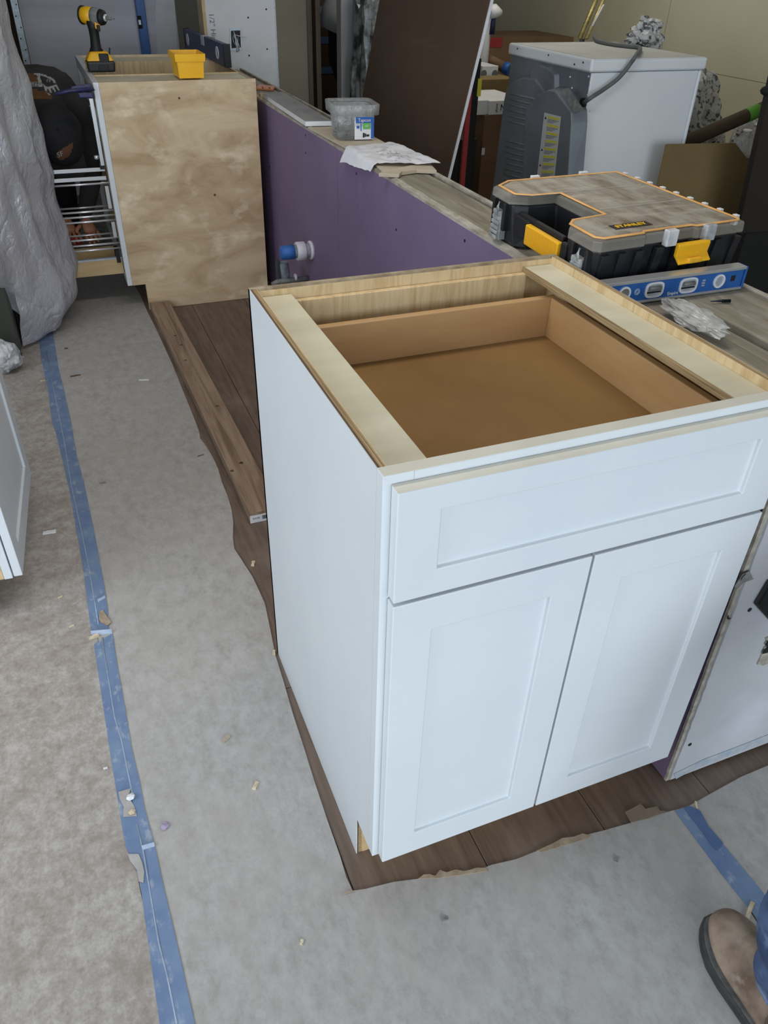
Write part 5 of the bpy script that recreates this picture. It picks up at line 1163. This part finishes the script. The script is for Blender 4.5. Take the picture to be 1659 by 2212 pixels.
# hands with fingers
def hand(parent, wrist, d, side_, palm, m=m_skin, sc_=1.0):
    d=Vector(d).normalized(); s_=Vector(side_); s_=(s_-d*s_.dot(d)).normalized(); n_=d.cross(s_)*palm; wv=Vector(wrist)
    J=[tuple(wv)+(.022*sc_,.018*sc_),tuple(wv+d*.045*sc_)+(.032*sc_,.016*sc_),tuple(wv+d*.080*sc_)+(.034*sc_,.013*sc_)]
    o_,_=skin('hand',m,J,[(0,1),(1,2)],parent)
    for i,(lt_,L__) in enumerate(((-.028,.070),(-.010,.080),(.009,.075),(.027,.060))):
        b=wv+d*.082*sc_+s_*lt_*sc_; q1_=b+(d*.9+n_*.35)*L__*.45*sc_; q2_=q1_+(d*.6+n_*.8)*L__*.32*sc_; q3_=q2_+(d*.2+n_*.95)*L__*.25*sc_
        f_,_=skin('finger',m,[tuple(b-d*.012)+(.0088,),tuple(q1_)+(.0082,),tuple(q2_)+(.0074,),tuple(q3_)+(.006,)],[(0,1),(1,2),(2,3)],None,sub=1)
        for v in f_.data.vertices: v.co-=Vector(parent['_o'])
        f_.parent=o_
    b=wv+d*.025*sc_-s_*.028*sc_; q1_=b+(d*.5-s_*.75+n_*.3)*.034; q2_=q1_+(d*.8-s_*.3+n_*.5)*.028
    f_,_=skin('thumb',m,[tuple(b)+(.011,),tuple(q1_)+(.010,),tuple(q2_)+(.008,)],[(0,1),(1,2)],None,sub=1)
    for v in f_.data.vertices: v.co-=Vector(parent['_o'])
    f_.parent=o_
hand(p1,(-.165,3.215,.325),(.2,-.55,-.75),(1,0,0),1); hand(p1,(-.25,3.215,.335),(.2,-.5,-.8),(1,0,0),1)
one(MB().tube([(-.20,3.16,.235),(-.34,3.14,.25)],.022,12),'drill_body',m_red,'dark red tool held low behind the wire racks','tool',(-.27,3.15,.24))

# ================================================================ PERSON 2, jeans leg and boot at the lower right
p2=thing('person','person in blue jeans and worn tan boots at the lower right corner','person',(.8,-.5,0))
def bootm(toe, heel, wd, hgt):
    toe=Vector(toe); heel=Vector(heel); d=(toe-heel); L_=d.length; d.normalize(); s_=Vector((-d.y,d.x,0))
    def lp(z,g,top=None):
        P=[]
        N_=28
        for j in range(N_):
            a_=2*PI*j/N_; c_,s2=math.cos(a_),math.sin(a_)
            t_=c_   # -1 heel .. 1 toe
            hw=wd*(.80+.20*math.exp(-((t_-.42)/.45)**2))*(1-.10*math.exp(-((t_+.15)/.3)**2))
            x_=L_/2*math.copysign(abs(c_)**.72,c_); y_=hw/2*math.copysign(abs(s2)**.72,s2)
            P.append(heel+d*(L_/2+x_*(1-g/L_*2))+s_*(y_*(1-g/wd*2))+Vector((0,0,z)))
        return P
    out=MB(); loft([lp(.0035,.004),lp(.007,0),lp(.022,-.001),lp(.026,.001)],out,True,True); out.build('boot_sole',m_sole,p2)
    wl=MB(); loft([lp(.0262,.003),lp(.029,.003),lp(.031,.005)],wl,True,True); wl.build('boot_welt',M('scuffed_welt',(92,90,86),(60,60,58),(60,60,60),.8),p2)
    u_=MB(); LL=[]
    for z,g in ((.0312,.006),(.044,.005),(.056,.007),(.066,.014),(.073,.024),(.076,.036)):
        R=lp(z,g)
        for p in R:
            t_=((p-heel).dot(d))/L_; p.z+=max(0,.62-t_)*.26*(z-.040)/.046
        LL.append(R)
    loft(LL,u_,True,True); u_.build('boot_upper',m_boot,p2,subs=1)
    an_=heel+d*L_*.30; MB().tube([an_+Vector((0,0,.07)),an_+Vector((0,0,.12)),an_+Vector((0,0,.2))],[.058,.055,.055],16).build('boot_shaft',m_boot,p2)
    return an_
an1=bootm((.527,-.257,0),(.490,-.560,0),.118,.1)
an2=bootm((1.02,-.36,0),(1.02,-.66,0),.112,.1)
J=[(.93,-.52,.90,.165,.13),(.76,-.62,1.08,.15,.12),(.76,-.61,1.25,.17,.12),(.76,-.60,1.40,.17,.11),(.76,-.59,1.50,.07,.07),(.76,-.58,1.56,.06,.06),
   (.84,-.50,.80,.100),(.556,-.335,.49,.085),(.520,-.382,.28,.072),(.506,-.438,.085,.068),
   (1.02,-.54,.82,.105),(1.02,-.50,.50,.080),(an2.x,an2.y,.16,.066),(an2.x,an2.y,.065,.072)]
jeans,_=skin('jeans',m_jean,[J[0]]+J[6:],[(0,1),(1,2),(2,3),(3,4),(0,5),(5,6),(6,7),(7,8)],p2,sub=4)
KT=[(.93,-.52,.95,.160,.125),(.93,-.52,1.05,.155,.12),(.93,-.51,1.22,.17,.12),(.93,-.50,1.37,.17,.11),(.93,-.49,1.47,.065,.065),
   (1.11,-.50,1.37,.07),(1.16,-.52,1.11,.052),(1.15,-.46,.89,.036),(.77,-.52,1.37,.07),(.78,-.56,1.11,.052),(.79,-.52,.89,.036)]
def crease(o,amp,f):
    o.data.update()
    for v in o.data.vertices:
        c=v.co+Vector((3,1,0)); k_=noise.noise(Vector((c.x*f,c.y*f,c.z*f*2.2)))+.6*noise.noise(c*f*2.3); v.co+=v.normal*amp*k_
crease(jeans,.010,14)
skin('shirt',m_cloth,KT,[(0,1),(1,2),(2,3),(3,4),(3,5),(5,6),(6,7),(3,8),(8,9),(9,10)],p2)
head(p2,(.93,-.47,1.61),(-.25,1,-.35),(0,.2,1))
MB().lathe([(.092,0),(.090,.04),(.06,.08),(.01,.095)],(.93,-.485,1.635),(0,0,1),20).build('hair',m_hair,p2)
hand(p2,(1.15,-.46,.88),(0,.1,-1),(0,1,0),1); hand(p2,(.79,-.52,.88),(0,.1,-1),(0,1,0),-1)

for o in bpy.data.objects:
    if '_o' in o: del o['_o']
